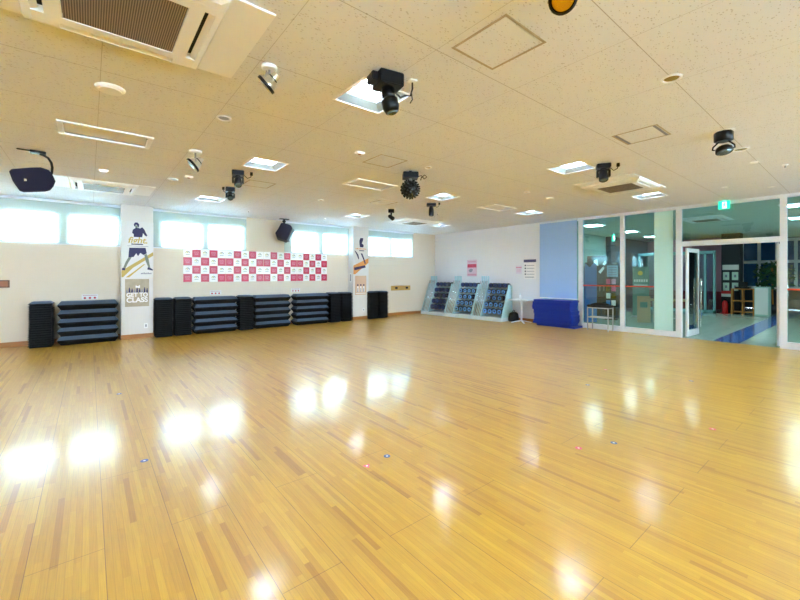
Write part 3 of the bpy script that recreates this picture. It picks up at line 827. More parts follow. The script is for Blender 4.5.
# boxer banner
YC = YW - .30
t = thing('hanging_banner', 'tall white banner with a navy boxer and a gold stripe on the left column', 'banner', (.855, YC, 1.375), 0, 'column banners')
Wb, Hb = .60, 1.26
pb = MB().box(-Wb / 2, Wb / 2, -.006, -.001, 0, Hb)
bx = (30, 160, 265, 580)
g_ = pb.m(1); poly_on(g_, [(31, 530), (263, 385), (263, 412), (112, 508), (42, 578), (31, 578)], bx, Wb, Hb, -.006)
poly_on(g_, [(60, 579), (120, 535), (190, 480), (205, 478), (130, 540), (85, 579)], bx, Wb, Hb, -.006)
n_ = pb.m(2)
poly_on(n_, [(118, 185), (126, 168), (145, 166), (158, 180), (156, 200), (148, 206), (148, 196), (140, 184), (130, 186), (124, 200)], bx, Wb, Hb, -.0075)
poly_on(n_, [(112, 222), (135, 205), (165, 210), (180, 200), (195, 214), (205, 236), (218, 262), (212, 268), (200, 262), (186, 244), (180, 276), (118, 276), (118, 255), (106, 246)], bx, Wb, Hb, -.0075)
poly_on(n_, [(86, 358), (205, 355), (214, 396), (190, 410), (166, 394), (150, 420), (136, 398), (118, 426), (80, 430), (82, 395)], bx, Wb, Hb, -.0075)
poly_on(n_, [(36, 508), (58, 512), (55, 527), (33, 525)], bx, Wb, Hb, -.0075)
poly_on(n_, [(222, 502), (240, 506), (262, 520), (258, 527), (218, 519)], bx, Wb, Hb, -.0075)
s_ = pb.m(3)
poly_on(s_, [(80, 430), (104, 428), (78, 470), (58, 514), (42, 510), (58, 468)], bx, Wb, Hb, -.007)
poly_on(s_, [(195, 408), (213, 400), (228, 440), (240, 504), (226, 504), (206, 455)], bx, Wb, Hb, -.007)
poly_on(s_, [(126, 186), (146, 190), (146, 206), (130, 208)], bx, Wb, Hb, -.0072)
pb.build('printed_sheet', [M_PAPER, M_PGOLD, M_PNAVY, M_PSKIN], t)
zt_ = lambda py: (580 - py) / 420 * Hb
text_mesh('lettering', 'fight.', .19, M_PGOLD, t, Matrix.Translation((.0, -.010, zt_(302))) @ FRONT, shear=.22, bold=.004, width=.36)
l_ = MB().box(-.12, .10, -.0075, -.006, zt_(334), zt_(326)); l_.build('subtitle', M_PNAVY, t)
l_ = MB().box(-.19, .2, -.007, -.006, zt_(346), zt_(343))
for u in range(8): l_.box(.06 + u * .026, .06 + u * .026 + .018, -.007, -.006, zt_(555), zt_(546 - (u % 3) * 2))
l_.build('small_print', M_PGREY, t)
t = thing('poster', 'beige poster reading GET TO CLASS under the boxer banner', 'poster', (.845, YC, .72), 0, 'column posters')
MB().box(-.225, .225, -.005, -.001, 0, .62).build('sheet', M_PBEIGE, t)
p_ = MB(); p2 = MB()
for u in range(9):
    xx = -.19 + u * .047; hh = .05 + .02 * ((u * 5) % 3)
    (p_ if u % 3 else p2).prism([(xx - .018, -.005, .31), (xx + .018, -.005, .31), (xx + .014, -.005, .31 + hh), (xx - .014, -.005, .31 + hh)], (0, -.001, 0))
    (p_ if u % 3 else p2).cyl((xx, -.005, .325 + hh), (xx, -.006, .325 + hh), .013, seg=10)
p_.build('crowd_print', M_PNAVY, t); p2.build('crowd_print', M_PGREY, t)
MB().box(-.03, .05, -.006, -.005, .42, .46).box(-.03, -.01, -.006, -.005, .46, .475).box(.03, .05, -.006, -.005, .46, .48).build('crown_print', M_PWHITE, t)
text_mesh('lettering', 'GET TO', .13, M_PWHITE, t, Matrix.Translation((0, -.008, .26)) @ FRONT, bold=.0045, width=.40)
text_mesh('lettering', 'CLASS', .15, M_PWHITE, t, Matrix.Translation((0, -.008, .145)) @ FRONT, bold=.005, width=.40)

# second column banner
t = thing('hanging_banner', 'tall white banner with a dark figure and orange stripe on the far column', 'banner', (6.85, YC, 1.45), 0, 'column banners')
Hc = 1.22; bx = (65, 95, 185, 395)
pb = MB().box(-.295, .295, -.006, -.001, 0, Hc)
g_ = pb.m(1); poly_on(g_, [(66, 325), (184, 262), (184, 300), (80, 392), (66, 392)], bx, .59, Hc, -.006); n_ = pb.m(2)
poly_on(n_, [(112, 125), (120, 104), (142, 104), (138, 130), (130, 145), (146, 160), (142, 178), (116, 178), (112, 150)], bx, .59, Hc, -.0075)
poly_on(n_, [(74, 205), (84, 210), (104, 240), (110, 270), (104, 275), (94, 245)], bx, .59, Hc, -.0075)
poly_on(n_, [(122, 226), (134, 226), (148, 262), (162, 306), (154, 310), (140, 270)], bx, .59, Hc, -.0075)
poly_on(n_, [(70, 340), (156, 320), (162, 338), (74, 362)], bx, .59, Hc, -.0075)
pb.build('printed_sheet', [M_PAPER, M_PORANGE, M_PNAVY], t)
o_ = MB()
for u in range(7): o_.box(-.21 + u * .06, -.21 + u * .06 + .042, -.0075, -.006, .818 , .842 + .008 * (u % 2))
o_.build('lettering', M_PORANGE, t)
MB().box(-.07, .12, -.0075, -.006, .76, .785).build('subtitle', M_PNAVY, t)
t = thing('poster', 'tan poster with three pictured people under the far column banner', 'poster', (6.84, YC, .80), 0, 'column posters')
MB().box(-.215, .215, -.005, -.001, 0, .61).build('sheet', mat('print_tan', (212, 176, 150), .5), t)
p_ = MB(); p2 = MB()
for u in (-1, 0, 1):
    x_ = u * .115
    p_.prism([(x_ - .04, -.005, .09), (x_ + .04, -.005, .09), (x_ + .03, -.005, .27), (x_ - .03, -.005, .27)], (0, -.001, 0))
    p2.cyl((x_, -.005, .31), (x_, -.0062, .31), .03, seg=12)
    p2.prism([(x_ - .012, -.006, .09), (x_ + .012, -.006, .09), (x_ + .008, -.006, .22), (x_ - .008, -.006, .22)], (0, -.001, 0))
p_.build('figure_print', M_PWHITE, t); p2.build('figure_print', M_PNAVY, t)
MB().box(-.19, .19, -.006, -.005, .03, .06).build('caption', M_PWHITE, t)

for x, z, lb in ((.015, .90, 'white notice with three red figures above the leftmost wide stack of steps'), (2.555, .925, 'white notice with three red figures above the wide stack beside the boxer column'), (4.75, .935, 'white notice with three red figures above the wide stack before the far column')):
    t = thing('notice', lb, 'notice', (x, YW, z), 0, 'small notices above the steps')
    MB().box(-.14, .14, -.003, 0, 0, .11).build('sheet', M_PAPER, t)
    r_ = MB()
    for u in (-1, 0, 1): r_.cyl((u * .085, -.003, .032), (u * .085, -.0045, .032), .022, seg=12)
    r_.box(-.12, .12, -.0045, -.003, .082, .09)
    r_.build('red_marks', M_REDDOT, t)
t = thing('hook_board', 'oak board with two dark hooks on the wall near the far corner', 'hook board', (8.755, YW, .885), 0)
MB().box(-.445, .445, -.02, 0, 0, .17).build('board', M_OAK, t, .004)
for u in (-.22, .27):
    MB().box(u - .055, u + .055, -.03, -.02, .055, .125).cyl((u, -.03, .09), (u, -.06, .09), .02).build('hook', M_NAVY, t, .003)
t = thing('wall_plaque', 'brown framed plaque on the wall at the left picture edge', 'plaque', (-1.45, YW, 1.18), 0)
MB().box(-.23, .23, -.012, 0, 0, .15).build('frame', mat('plaque_frame', (96, 60, 44), .5), t, .003)
MB().box(-.205, .205, -.015, -.012, .022, .128).build('face', M_BROWN, t)
for x, z, lb in ((1.01, .22, 'white wall outlet low on the left column'), (6.95, .25, 'white wall outlet low on the far column')):
    t = thing('wall_outlet', lb, 'outlet', (x, YC, z), 0, 'column outlets')
    MB().box(-.036, .036, -.008, 0, 0, .115).build('plate', M_WHITEP, t, .003)
    MB().box(-.012, .012, -.010, -.008, .03, .085).build('socket', M_PGREY, t)
t = thing('wall_switch', 'narrow white switch strip on the left side of the far column', 'switch', (6.55, 10.6, 1.2), -PI / 2)
MB().box(-.04, .04, -.012, 0, 0, .3).build('plate', M_WHITEP, t, .003)
MB().box(-.02, .02, -.016, -.012, .04, .26).build('rocker', M_PGREY, t)

SIDE = Matrix.Rotation(-PI / 2, 4, 'Z')
def endplate(name, label, y0, y1, z0, z1, m):
    t = thing(name, label, 'notice', (XG, (y0 + y1) / 2, z0), -PI / 2, 'notices on the far end wall')
    MB().box(-(y1 - y0) / 2, (y1 - y0) / 2, -.004, 0, 0, z1 - z0).build('sheet', m, t)
    return t
t = endplate('wall_poster', 'pink poster with two crimson pictures above the middle weight rack', 8.68, 9.13, 1.39, 1.97, mat('pale_pink_sheet', (226, 196, 216), .4))
MB().box(-.20, .20, -.006, -.004, .31, .43).build('picture_print', M_RED, t)
n_ = MB(); poly_on(n_, [(0, 10), (20, 0), (40, 6), (30, 24), (10, 28)], (0, 0, 60, 30), .3, .14, -.004); n_.bm.verts.ensure_lookup_table()
for v in n_.bm.verts: v.co.z += .13
n_.build('picture_print', M_PGREY, t)
MB().box(-.2, .2, -.006, -.004, .03, .09).box(-.18, .18, -.006, -.004, .50, .53).build('caption', M_PPINK, t)
t = endplate('wall_poster', 'white rules board with a navy heading left of the blue screen', 6.41, 6.83, 1.31, 1.91, M_PWHITE)
MB().box(-.21, .21, -.008, -.004, .515, .60).build('heading', M_PNAVY, t)
d_ = MB()
for k in range(4): d_.box(-.18, -.13, -.006, -.004, .40 - k * .09, .44 - k * .09)
d_.build('bullet_marks', M_PNAVY, t)
d_ = MB()
for k in range(4): d_.box(-.10, .15, -.006, -.004, .412 - k * .09, .426 - k * .09)
d_.box(-.17, .14, -.006, -.004, .05, .07); d_.build('text_lines', M_PGREY, t)
t = endplate('wall_poster', 'small pale note with pink print beside the white rules board', 6.90, 7.12, 1.47, 1.73, mat('pale_lilac_sheet', (226, 218, 234), .5))
MB().box(-.1, .1, -.006, -.004, .18, .22).build('heading', M_PPINK, t)
d_ = MB()
for k in range(3): d_.box(-.08, .08, -.006, -.004, .06 + k * .035, .07 + k * .035)
d_.build('text_lines', M_PPINK, t)

# ------------------------------------------------------------------ blue roller screen
t = thing('roller_screen', 'light blue fabric roller screen hanging behind the blue exercise mats', 'screen', (XG - .05, 5.70, CH), -PI / 2)
MB().box(-.56, .56, -.003, .003, -2.22, -.05).build('fabric', M_SCREEN, t)
MB().box(-.56, .56, -.03, .03, -.055, -.002).build('head_rail', M_ALU, t, .006)
MB().box(-.56, .56, -.014, .014, -2.25, -2.22).build('bottom_bar', M_WHITE, t, .004)

# ------------------------------------------------------------------ weight racks (v towards the wall, u from the corner towards the doors)
RNAME = ['rack nearest the corner', 'middle rack', 'rack beside the white table']
RANG = math.radians(3.4)
def make_rack(last):
    t = empty('weight_rack', (0, 0, 0))
    U = 1.13
    MB().box(0, U, 0, .70, 0, .115).build('base', M_RACKW, t, .012)
    def cheek(u):
        return MB().prism([(u, .03, .115), (u, .44, 1.13), (u, .53, 1.13), (u, .68, .115)], (.022, 0, 0)).build('side_cheek', M_RACK, t)
    for u in (0.0, .34, 1.10): cheek(u)
    # slatted panel behind the leaning bars
    MB().prism([(.03, .14, .115), (.03, .50, 1.12), (.03, .515, 1.12), (.03, .16, .115)], (.30, 0, 0)).build('back_panel', M_RACK, t)
    p = 0
    for u in (.06, .14, .22, .30):
        MB().box(u - .018, u + .018, .52, .565, .115, 1.40).build('post', M_RACK, t, .004)
    for k in range(5):
        z = .21 + k * .205; v = .075 + (z - .115) * .38
        MB().prism([(.365, v + .03, z - .02), (.365, v + .03, z - .004), (.365, v + .235, z - .004), (.365, v + .235, z - .02)], (.73, 0, 0)).build('tray', M_STEEL, t)
    MB().box(.37, 1.09, .685, .70, .115, 1.10).build('rear_panel', M_RACK, t)
    return t
RK = make_rack(False)
rack_pos = []
for n in range(3):
    u0 = n * 1.15
    rack_pos.append((9.53 + u0 * math.sin(RANG), 10.56 - u0 * math.cos(RANG)))
tag(RK, 'pale steel weight rack with leaning bars, nearest the far room corner', 'weight rack', 'weight racks')
RK.location = (*rack_pos[0], 0); RK.rotation_euler = (0, 0, -PI / 2 + RANG)
dup(RK, (*rack_pos[1], 0), -PI / 2 + RANG, 'pale steel weight rack with leaning bars, middle one under the pink poster')
dup(RK, (*rack_pos[2], 0), -PI / 2 + RANG, 'pale steel weight rack with leaning bars, beside the white table')

def dumbbell(r, face):
    t = empty('dumbbell', (0, 0, 0))
    MB().cyl((0, -.05, 0), (0, .05, 0), .014, seg=10).build('handle', M_STEEL, t)
    for s, nm in ((-1, 'head'), (1, 'head')):
        b = MB().lathe((0, s * .045, 0), (0, s, 0), [(r * .85, 0), (r, .012), (r, .07), (r * .9, .08)], 18)
        b.m(1).lathe((0, s * .1252, 0), (0, s, 0), [(r * .86, 0), (r * .8, .003), (r * .42, .003)], 18, True)
        b.m(0).lathe((0, s * .1284, 0), (0, s, 0), [(r * .34, 0), (r * .28, .002)], 12)
        b.build(nm, [M_DBLACK, face], t)
    return t
protos = {}
tiers = [[4, .084], [4, .083], [3, .080], [4, .076], [4, .072]]
TN = ['bottom tier', 'second tier', 'third tier', 'fourth tier', 'top tier']
CN = {3: ['left', 'middle', 'right'], 4: ['leftmost', 'second from left', 'third from left', 'rightmost']}
for n in range(3):
    mxr = Matrix.Translation((*rack_pos[n], 0)) @ Matrix.Rotation(-PI / 2 + RANG, 4, 'Z')
    for k, (cnt, r) in enumerate(tiers):
        z = .21 + k * .205; v = .075 + (z - .115) * .38
        blue = not (n == 0 or k == 4)
        for c in range(cnt):
            u = .46 + c * (.177 if cnt == 4 else .20) + (.04 if cnt == 3 else 0)
            key = (r, blue)
            lb = '%s dumbbell, %s on %s, %s' % ('blue ended' if blue else 'dark navy', CN[cnt][c], TN[k], RNAME[n])
            p = mxr @ Vector((u, v + .122, z + r + .001))
            rz = -PI / 2 + RANG + (math.radians(random.choice([-2, 1, 3])) if k == 4 else math.radians(random.uniform(-1, 1)))
            if key not in protos:
                protos[key] = dumbbell(r, M_DBLUE if blue else M_DNAVY); o = protos[key]
                tag(o, lb, 'dumbbell', 'dumbbells on the racks'); o.location = p; o.rotation_euler = (0, 0, rz)
            else: o = dup(protos[key], p, rz, lb)
bar = MB().cyl((0, .035, .13), (0, .465, 1.24), .0125, seg=10).build('weight_bar', M_CHROME)
fb = True
for n in range(3):
    for k in range(5):
        if fb: o = bar; fb = False
        else: o = bar.copy(); COL.objects.link(o)
        mxr = Matrix.Translation((*rack_pos[n], 0)) @ Matrix.Rotation(-PI / 2 + RANG, 4, 'Z')
        o.location = mxr @ Vector((.055 + k * .062, 0, 0)); o.rotation_euler = (0, 0, -PI / 2 + RANG)
        tag(o, 'leaning chrome bar, %s from left, %s' % (ORD[k], RNAME[n]), 'weight bar', 'leaning weight bars')

# ------------------------------------------------------------------ table, bag, bottle
t = thing('pedestal_table', 'small white square pedestal table between the racks and blue mats', 'table', (10.11, 6.68, 0), math.radians(4))
MB().box(-.29, .29, -.29, .29, .67, .70).build('tabletop', M_WHITE, t, .008)
MB().cyl((0, 0, .05), (0, 0, .67), .03).build('pedestal', M_WHITE, t)
for k in range(4):
    a = PI / 4 + k * PI / 2; d = Vector((math.cos(a), math.sin(a), 0)); n_ = Vector((-d.y, d.x, 0)) * .025
    MB().prism([d * .02 + n_ + Vector((0, 0, .075)), d * .02 - n_ + Vector((0, 0, .075)), d * .30 - n_ * .8 + Vector((0, 0, .022)), d * .30 + n_ * .8 + Vector((0, 0, .022))], (0, 0, -.02)).build('foot', M_WHITE, t)
t = thing('spray_bottle', 'small white bottle standing on the white pedestal table', 'bottle', (10.22, 6.80, .70))
MB().lathe((0, 0, 0), (0, 0, 1), [(.032, 0), (.034, .01), (.034, .10), (.016, .13), (.015, .14)]).build('body', M_WHITEP, t)
MB().cyl((0, 0, .14), (0, 0, .165), .017).build('cap', M_RACK, t)
t = thing('gym_bag', 'black bag on the floor behind the white pedestal table', 'bag', (10.22, 7.03, 0), math.radians(10))
R = lambda s, z, k: [(-.16 * s, -.11 * k, z), (.16 * s, -.11 * k, z), (.16 * s, .11 * k, z), (-.16 * s, .11 * k, z)]
MB().loft([R(.95, 0, 1), R(1.02, .08, 1.05), R(.9, .24, .8), R(.7, .29, .5)]).build('body', M_CLOTH, t, .02)
MB().tube([(-.08, 0, .27), (-.06, 0, .33), (0, 0, .35), (.06, 0, .33), (.08, 0, .27)], .01).build('strap', M_CLOTH, t)

# ------------------------------------------------------------------ mats
mm = MB()
mm.box(-.22, .22, -.565, .565, .0, .028).box(-.218, .222, -.563, .567, .0285, .056)
mm0 = mm.build('exercise_mat', M_BLUEMAT, None, .009)
NM = 13
mat_lab = lambda k: 'folded blue exercise mat, %s in the pile beside the glass' % ('lowest, sticking out to the right,' if k == 0 else 'topmost' if k == NM - 1 else ORD[k] + ' from the floor')
for k in range(NM):
    o = mm0 if k == 0 else mm0.copy()
    if k: COL.objects.link(o)
    dy = -.10 if k == 0 else .045 * math.sin(k * .55 + 2.6) * .7 + random.uniform(-.022, .022)
    o.location = (10.185 + random.uniform(-.02, .016), 5.64 + dy, .001 + k * .0567); o.rotation_euler = (0, 0, random.uniform(-.008, .008))
    tag(o, mat_lab(k), 'exercise mat', 'pile of blue exercise mats')

# ------------------------------------------------------------------ chrome bench with a dark cushion
t = thing('bench_stool', 'chrome framed stool with a black cushion in front of the glass', 'stool', (10.27, 4.46, 0), 0)
for x in (-.14, .14):
    for y in (-.255, .255): MB().box(x - .012, x + .012, y - .012, y + .012, 0, .60).build('leg', M_TUBE, t)
f = MB()
for z in (.585, .34):
    f.box(-.152, .152, -.267, -.243, z - .012, z + .012).box(-.152, .152, .243, .267, z - .012, z + .012).box(-.152, -.128, -.243, .243, z - .012, z + .012).box(.128, .152, -.243, .243, z - .012, z + .012)
f.build('frame', M_TUBE, t)
MB().box(-.128, .128, -.243, .243, .335, .345).build('shelf', M_STEEL, t)
MB().box(-.16, .16, -.28, .28, .60, .66).build('seat', M_CLOTH, t, .02)
t = thing('folded_towel', 'dark folded cloth lying on the chrome framed stool', 'cloth', (10.27, 4.46, .661))
MB().loft([[(-.13, -.2, 0), (.13, -.2, 0), (.13, .2, 0), (-.13, .2, 0)], [(-.12, -.16, .03), (.12, -.16, .03), (.12, .16, .03), (-.12, .16, .03)], [(-.08, -.1, .05), (.08, -.1, .05), (.08, .1, .05), (-.08, .1, .05)]]).build('cloth', M_CLOTH, t, .01)

# ------------------------------------------------------------------ floor stickers
ST = [(.33, 3.52, 'b', 'blue round floor sticker at lower left, alone'), (1.82, 2.41, 'b', 'dark blue round floor sticker beside the pink triangle'),
      (1.61, 2.38, 't', 'pink triangular floor sticker in the middle foreground'), (3.46, 1.39, 'b', 'dark blue round floor sticker at lower right'),
      (3.13, 1.53, 'p', 'red floor sticker left of the lower right blue sticker'), (4.48, .94, 'p', 'red floor sticker nearest the right picture edge'),
      (5.03, 2.34, 'b', 'dark blue floor sticker in front of the stool'), (.28, 5.7, 'b', 'pale blue floor sticker in the left window reflection'),
      (6.05, 2.55, 'p', 'tiny red floor sticker near the glass doors'), (6.3, 1.55, 'b', 'dark blue floor sticker nearest the glass doors')]
for x, y, k, lb in ST:
    b = MB()
    if k == 't': b.loft([[(x + .034 * math.cos(a), y + .034 * math.sin(a), z) for a in (.4, .4 + 2 * PI / 3, .4 + 4 * PI / 3)] for z in (.0002, .0012)])
    else: b.cyl((x, y, .0002), (x, y, .0012), .027, seg=18)
    b.m(1).cyl((x, y, .0012), (x, y, .0016), .009, seg=10)
    o = b.build('floor_sticker', [M_STKB if k == 'b' else M_STKP, M_PAPER]); tag(o, lb, 'sticker', 'floor position stickers')

# ------------------------------------------------------------------ lobby beyond the glass
struct(MB().box(XG + .12, 16.4, 6.9, 7.0, 0, CH).build('wall_lobby_left', M_LOBPALE))
struct(MB().box(16.4, 22.6, 6.7, 7.0, 0, CH).build('wall_lobby_dark', M_LOBDARK))
struct(MB().box(22.5, 22.6, YB, 7.0, 0, CH).build('wall_lobby_back', M_LOBDARK))
struct(MB().box(18.7, 19.2, 3.12, 3.66, 0, CH).build('column_lobby_black', M_BPILL))
# pink room beyond
struct(MB().box(20.4, 20.5, 3.9, 6.7, 0, CH).build('wall_lobby_pink', M_PINKW))
struct(MB().box(20.37, 20.40, 3.9, 6.7, 0, .75).build('trim_1', M_REDW))
# far windows
w = struct(empty('window_8', (22.3, 0, 0)))
f = MB()
for y in (-.2, .35, .9, 1.45, 2.0, 2.55, 3.1, 3.65): f.box(-.04, .04, y - .05, y + .05, .9, 2.9)
for z in (.9, 2.0, 2.9): f.box(-.05, .05, -.25, 3.7, z - .06, z + .06)
f.build('window_frame', M_ALU, w)
MB().box(.03, .05, -.2, 3.65, .9, 2.9).build('pane', M_NIGHT, w)
# inner glazed door frame of the pink room
d = struct(empty('door_3', (18.3, 3.75, 0)))
f = MB()
for y in (.0, .28, .85, 1.7, 2.55): f.box(-.04, .04, y, y + .07, 0, 2.3)
f.box(-.04, .04, 0, 2.62, 2.24, 2.36).box(-.04, .04, 0, 2.62, 0, .1)
f.build('frame', mat('teal_frame', (120, 170, 176), .4), d)
MB().box(-.005, .005, .07, 2.55, .1, 2.24).build('pane', M_GLASS, d)

def lobby_light(): return ceiling_light(M_LOBLAMP)
lp0 = None
LP = [(12.16, 1.10, 'lit square lamp on the lobby ceiling, large, at the right picture edge'), (14.9, 1.25, 'smaller lit lamp on the lobby ceiling, lower one at the right picture edge'),
      (14.9, 5.48, 'lit square lamp on the lobby ceiling beside the lobby exit sign'), (17.5, 5.6, 'lit lamp on the lobby ceiling left of the pale mint strip'),
      (12.2, -.9, None), (12.2, -3.0, None), (14.9, -2.6, None), (17.6, -1.2, None), (12.2, 5.5, 'lit square lamp on the lobby ceiling nearest the blue fabric screen')]  # entries without a label are unseen lamps added to brighten the lobby
for x, y, lb in LP:
    if lp0 is None:
        lp0 = thing('strip_lamp', lb, 'ceiling light', (x, y, CH), 0, 'lobby ceiling lamps')
        MB().box(-.25, .25, -.25, .25, -.03, 0).build('housing', M_WHITE, lp0, .004)
        MB().box(-.2, .2, -.2, .2, -.036, -.0305).build('lamp_panel', M_LOBLAMP, lp0)
    else: dup(lp0, (x, y, CH), 0, lb or 'unseen lamp added on the lobby ceiling to brighten the lobby')
o = dup(A0, (13.4, 2.95, CH), 0, 'cassette air conditioner on the lobby ceiling seen through the glass above the doors', 'lobby air conditioner')
o['group'] = 'lobby air conditioner'
t = thing('exit_sign', 'green exit sign hanging in the lobby behind the glass', 'sign', (14.9, 6.0, CH), math.radians(-20))
MB().cyl((0, 0, 0), (0, 0, -.08), .01, seg=8).build('hanger', M_WHITE, t)
MB().box(-.05, .05, -.03, .03, -.33, -.08).build('case', M_GREEN, t, .005)
MB().box(-.03, .03, -.033, -.0305, -.30, -.12).build('white_doorway', M_EXW, t)

# kiosk with wavy top
t = thing('partition_board', 'blue board with a wavy top standing behind the glass near the mats', 'partition', (11.9, 5.45, 0), math.radians(-62))
pts = [(-.16, 0), (.17, 0), (.17, 1.74)] + [(.17 - .33 * u / 12, 1.74 + .06 * math.sin(u / 12 * 2 * PI * 1.25)) for u in range(1, 12)] + [(-.16, 1.80)]
MB().prism([(a, 0, b) for a, b in pts], (0, .04, 0)).build('board', M_KIOSK, t)
MB().box(-.28, -.165, .0, .3, 0, 1.7).build('side_panel', M_KIOSKD, t)
t = thing('locker_cabinet', 'tall dark cabinet in the lobby behind the blue wavy board', 'cabinet', (13.3, 5.72, 0), math.radians(-62))
MB().box(-.50, .50, 0, .4, 0, 1.86).build('body', M_LOBDARK, t, .01)
for k in (-1, 1): MB().box(min(k * .02, k * .48), max(k * .02, k * .48), -.012, 0, .06, 1.8).build('door', M_BPILL, t, .004); MB().box(k * .06 - .01, k * .06 + .01, -.03, -.0125, .9, 1.1).build('handle', M_STEEL, bpy.data.objects[LAST[0]])
t = thing('poster', 'black poster with white boxing gloves in the lobby above the blue wavy board', 'poster', (13.235, 5.782, 1.42), math.radians(-62))
MB().box(-.36, .22, -.006, .0, 0, .66).build('sheet', M_BPILL, t)
p_ = MB()
for q in ([(-.14, .3), (-.02, .33), (-.06, .55), (-.16, .5)], [(-.02, .12), (.12, .3), (.16, .24), (.04, .06)], [(.1, .38), (.18, .5), (.22, .42), (.16, .33)]): p_.prism([(a, -.006, b) for a, b in q], (0, -.002, 0))
p_.build('glove_print', M_PWHITE, t)
t = thing('leaflet_rack', 'rack of colourful leaflets standing in the lobby right of the stool', 'rack', (13.1, 5.35, 0), math.radians(-62))
MB().box(-.16, .16, .05, .09, 0, 1.38).box(-.18, .18, -.1, .2, 0, .03).build('stand', M_BLACK, t)
lc = [M_KIOSK, M_STKP, M_PORANGE, M_PWHITE, M_PPINK, M_RACK, M_GOLD, M_PNAVY]
for k in range(4):
    for c in (-1, 1):
        MB().box(c * .075 - .06, c * .075 + .06, .0, .03, .45 + k * .23, .45 + k * .23 + .17).build('leaflet', lc[(k * 2 + (c > 0) * 3 + k) % 8], t)
t = thing('notice', 'pale printed notice on the dark lobby cabinet above the leaflet rack', 'notice', (13.38, 5.42, 1.37), math.radians(-62))
MB().box(-.16, .16, 0, .01, 0, .38).build('sheet', mat('lobby_notice', (150, 175, 200), .5), t)
l_ = MB()
for k in range(4): l_.box(-.12, .12, -.002, 0, .06 + k * .08, .09 + k * .08)
l_.build('text_lines', M_PGREY, t)
t = thing('banner_stand', 'pale green banner stand with a yellow emblem behind the middle glass', 'banner', (14.6, 5.0, 0), math.radians(-62))
MB().box(-.24, .24, 0, .012, .05, 1.72).build('sheet', mat('banner_green', (64, 126, 118), .5), t)
MB().box(-.26, .26, -.06, .08, 0, .05).build('base', M_STEEL, t)
MB().cyl((-.02, -.001, 1.50), (-.02, -.004, 1.50), .075).build('emblem', mat('emblem_yellow', (226, 190, 60), .5), t)
l_ = MB()
for k in range(6): l_.box(-.20 + k * .07, -.20 + k * .07 + .045, -.004, 0, 1.20, 1.29)
l_.box(-.2, .2, -.004, 0, 1.08, 1.11); l_.build('lettering', M_PWHITE, t)
t = thing('wooden_bench', 'light wooden bench with a cut out end panel in the lobby', 'bench', (13.0, 4.37, 0), math.radians(-62))
f = MB().box(-.15, -.11, -.2, .2, 0, .38).box(-.15, -.11, -.2, -.1, .38, .55).box(-.15, -.11, .1, .2, .38, .55).box(-.15, -.11, -.2, .2, .55, .82)
f = MB().box(-.17, .17, 0, .04, 0, .45).box(-.17, -.10, 0, .04, .45, .62).box(.10, .17, 0, .04, .45, .62).box(-.17, .17, 0, .04, .62, .80)
f.build('end_panel', mat('bench_wood', (176, 148, 112), .5), t)
MB().box(.17, 1.3, 0, .3, .66, .72).build('seat', MATS['bench_wood'], t)
for k in (.3, 1.2): MB().box(k - .03, k + .03, .04, .26, 0, .66).build('leg', M_STEEL, t)
t = thing('floor_pole', 'thin grey pole standing in the lobby left of the pale mint strip', 'pole', (14.9, 4.25, 0))
MB().cyl((0, 0, 0), (0, 0, 2.9), .03).build('shaft', M_PGREY, t)
MB().lathe((0, 0, 0), (0, 0, 1), [(.15, 0), (.15, .02), (.04, .03)]).build('base', M_STEEL, t)

# things by the black pillar
YP = 3.39
t = thing('notice_board', 'white header board with four papers on the black lobby pillar', 'notice board', (18.7, 3.39, .75), -PI / 2)
MB().box(-.235, .235, -.02, 0, .88, 1.07).build('header', M_PAPER, t)
for a, b in ((-.13, .50), (.13, .50), (-.13, .10), (.13, .10)):
    MB().box(a - .09, a + .09, -.006, 0, b, b + .30).build('paper', mat('paper_mint', (190, 214, 205), .5) if 'paper_mint' not in MATS else MATS['paper_mint'], t)
d_ = MB()
for a, b in ((-.13, .50), (.13, .50), (-.13, .10), (.13, .10)): d_.box(a - .03, a + .03, -.008, -.006, b + .1, b + .2)
d_.build('print_marks', M_PGREY, t)
t = thing('sign', 'small red and white sign on the black pillar above the fire extinguisher', 'sign', (18.7, 3.56, .62), -PI / 2)
MB().box(-.10, .18, -.008, 0, 0, .22).build('plate', M_PAPER, t)
MB().box(-.10, .18, -.010, -.008, .11, .22).build('red_band', M_FIRE, t)
t = thing('fire_extinguisher', 'red fire extinguisher on the lobby floor beside the black pillar', 'fire extinguisher', (18.52, 3.52, 0))
MB().lathe((0, 0, 0), (0, 0, 1), [(.085, 0), (.09, .02), (.09, .38), (.06, .45), (.03, .48)]).build('cylinder', M_FIRE, t)
MB().cyl((0, 0, .48), (0, 0, .54), .022).box(-.06, .03, -.012, .012, .54, .56).build('valve', M_BLACK, t)
MB().tube([(.02, 0, .52), (.1, -.02, .5), (.12, -.03, .3), (.11, -.03, .15)], .012).build('hose', M_BLACK, t)
MB().box(-.14, .14, -.14, .14, -.003, .012).build('stand', M_FIRE, t)
t = thing('wooden_shelf', 'open wooden shelf unit with two bays beside the black lobby pillar', 'shelf', (18.45, 2.98, 0), -PI / 2)
for x in (-.31, -.01, .29): MB().box(x - .02, x + .02, -.15, .15, 0, .944).build('upright', M_WOODF, t)
for z in (.10, .50, .93): MB().box(-.29, .27, -.15, .15, z - .015, z + .015).build('shelf_board', M_WOODF, t)
t = thing('white_cabinet', 'low white cabinet right of the open wooden lobby shelf', 'cabinet', (18.5, 2.50, 0), -PI / 2)
MB().box(-.17, .20, -.2, .3, 0, 1.02).build('body', M_LOBPALE, t, .01)
MB().box(-.15, .18, -.212, -.2, .05, .98).build('door', M_PAPER, t, .003)
t = thing('cash_register', 'dark machine standing on the open wooden lobby shelf', 'register', (18.45, 3.0, .948), -PI / 2)
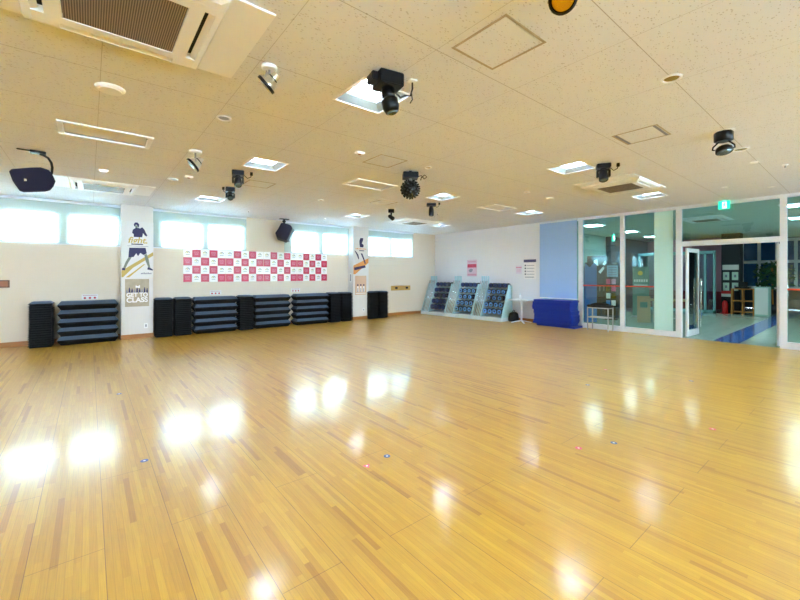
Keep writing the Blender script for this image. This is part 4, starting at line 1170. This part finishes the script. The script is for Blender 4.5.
MB().box(-.2, .2, -.14, .14, 0, .06).box(-.12, .12, -.02, .06, .06, .24).build('body', M_BLACK, t, .01)
t = thing('potted_tree', 'leafy potted tree in the lobby in front of the far windows', 'plant', (19.6, 2.35, 0))
MB().lathe((0, 0, 0), (0, 0, 1), [(.17, 0), (.22, .36), (.20, .36), (.19, .32)]).build('pot', M_BPILL, t)
MB().cyl((0, 0, .33), (0, 0, .34), .19).build('soil', M_SOIL, t)
tr = MB().tube([(0, 0, .3), (.03, .02, .8), (-.02, 0, 1.2), (.04, .03, 1.7)], .025)
for k in range(5): tr.tube([(0, 0, .9 + k * .14), (.2 * math.cos(k * 2.3), .2 * math.sin(k * 2.3), 1.1 + k * .14)], .01, 6)
tr.build('trunk', M_WOODF, t)
lf = MB(); rnd = random.Random(3)
for k in range(330):
    a, b, q = rnd.uniform(0, 2 * PI), rnd.uniform(-1, 1), rnd.random() ** .4
    c = Vector((.6 * q * math.cos(a) * (1 - b * b) ** .5, .6 * q * math.sin(a) * (1 - b * b) ** .5, 1.4 + .6 * b * q))
    mx = Matrix.Translation(c) @ Euler((rnd.uniform(-1, 1), rnd.uniform(-1, 1), rnd.uniform(0, 6.28))).to_matrix().to_4x4()
    L = rnd.uniform(.08, .14)
    lf.quad(*[mx @ Vector(p) for p in ((-L, 0, 0), (0, -L * .45, .012), (L, 0, 0), (0, L * .45, .012))])
o = lf.build('foliage', M_LEAF, t); o['kind'] = 'stuff'

# ------------------------------------------------------------------ daylight, camera, colour management
w = bpy.data.worlds.new('daylight'); S.world = w; w.use_nodes = True
bg = w.node_tree.nodes['Background']
bg.inputs[0].default_value = (.68, .86, 1.0, 1); bg.inputs[1].default_value = 14.0

cam = bpy.data.cameras.new('camera'); co = bpy.data.objects.new('camera', cam); COL.objects.link(co)
co.location = (0, 0, 1.42); co.rotation_euler = (PI / 2, 0, math.radians(-39.0))
cam.sensor_fit = 'HORIZONTAL'; cam.sensor_width = 36.0; cam.lens = 36.0 * 384 / 800
cam.shift_y = -(300 - 275.5) / 800
cam.clip_start = .05
S.camera = co
S.view_settings.view_transform = 'Standard'; S.view_settings.look = 'None'
S.view_settings.exposure = 1.95; S.view_settings.gamma = 1.0; S.view_settings.use_curve_mapping = False
S.cycles.max_bounces = 10; S.cycles.diffuse_bounces = 6; S.cycles.glossy_bounces = 5; S.cycles.transparent_max_bounces = 16
S.cycles.transmission_bounces = 6; S.cycles.sample_clamp_indirect = 12; S.cycles.caustics_reflective = False; S.cycles.caustics_refractive = False
S.cycles.use_denoising = True
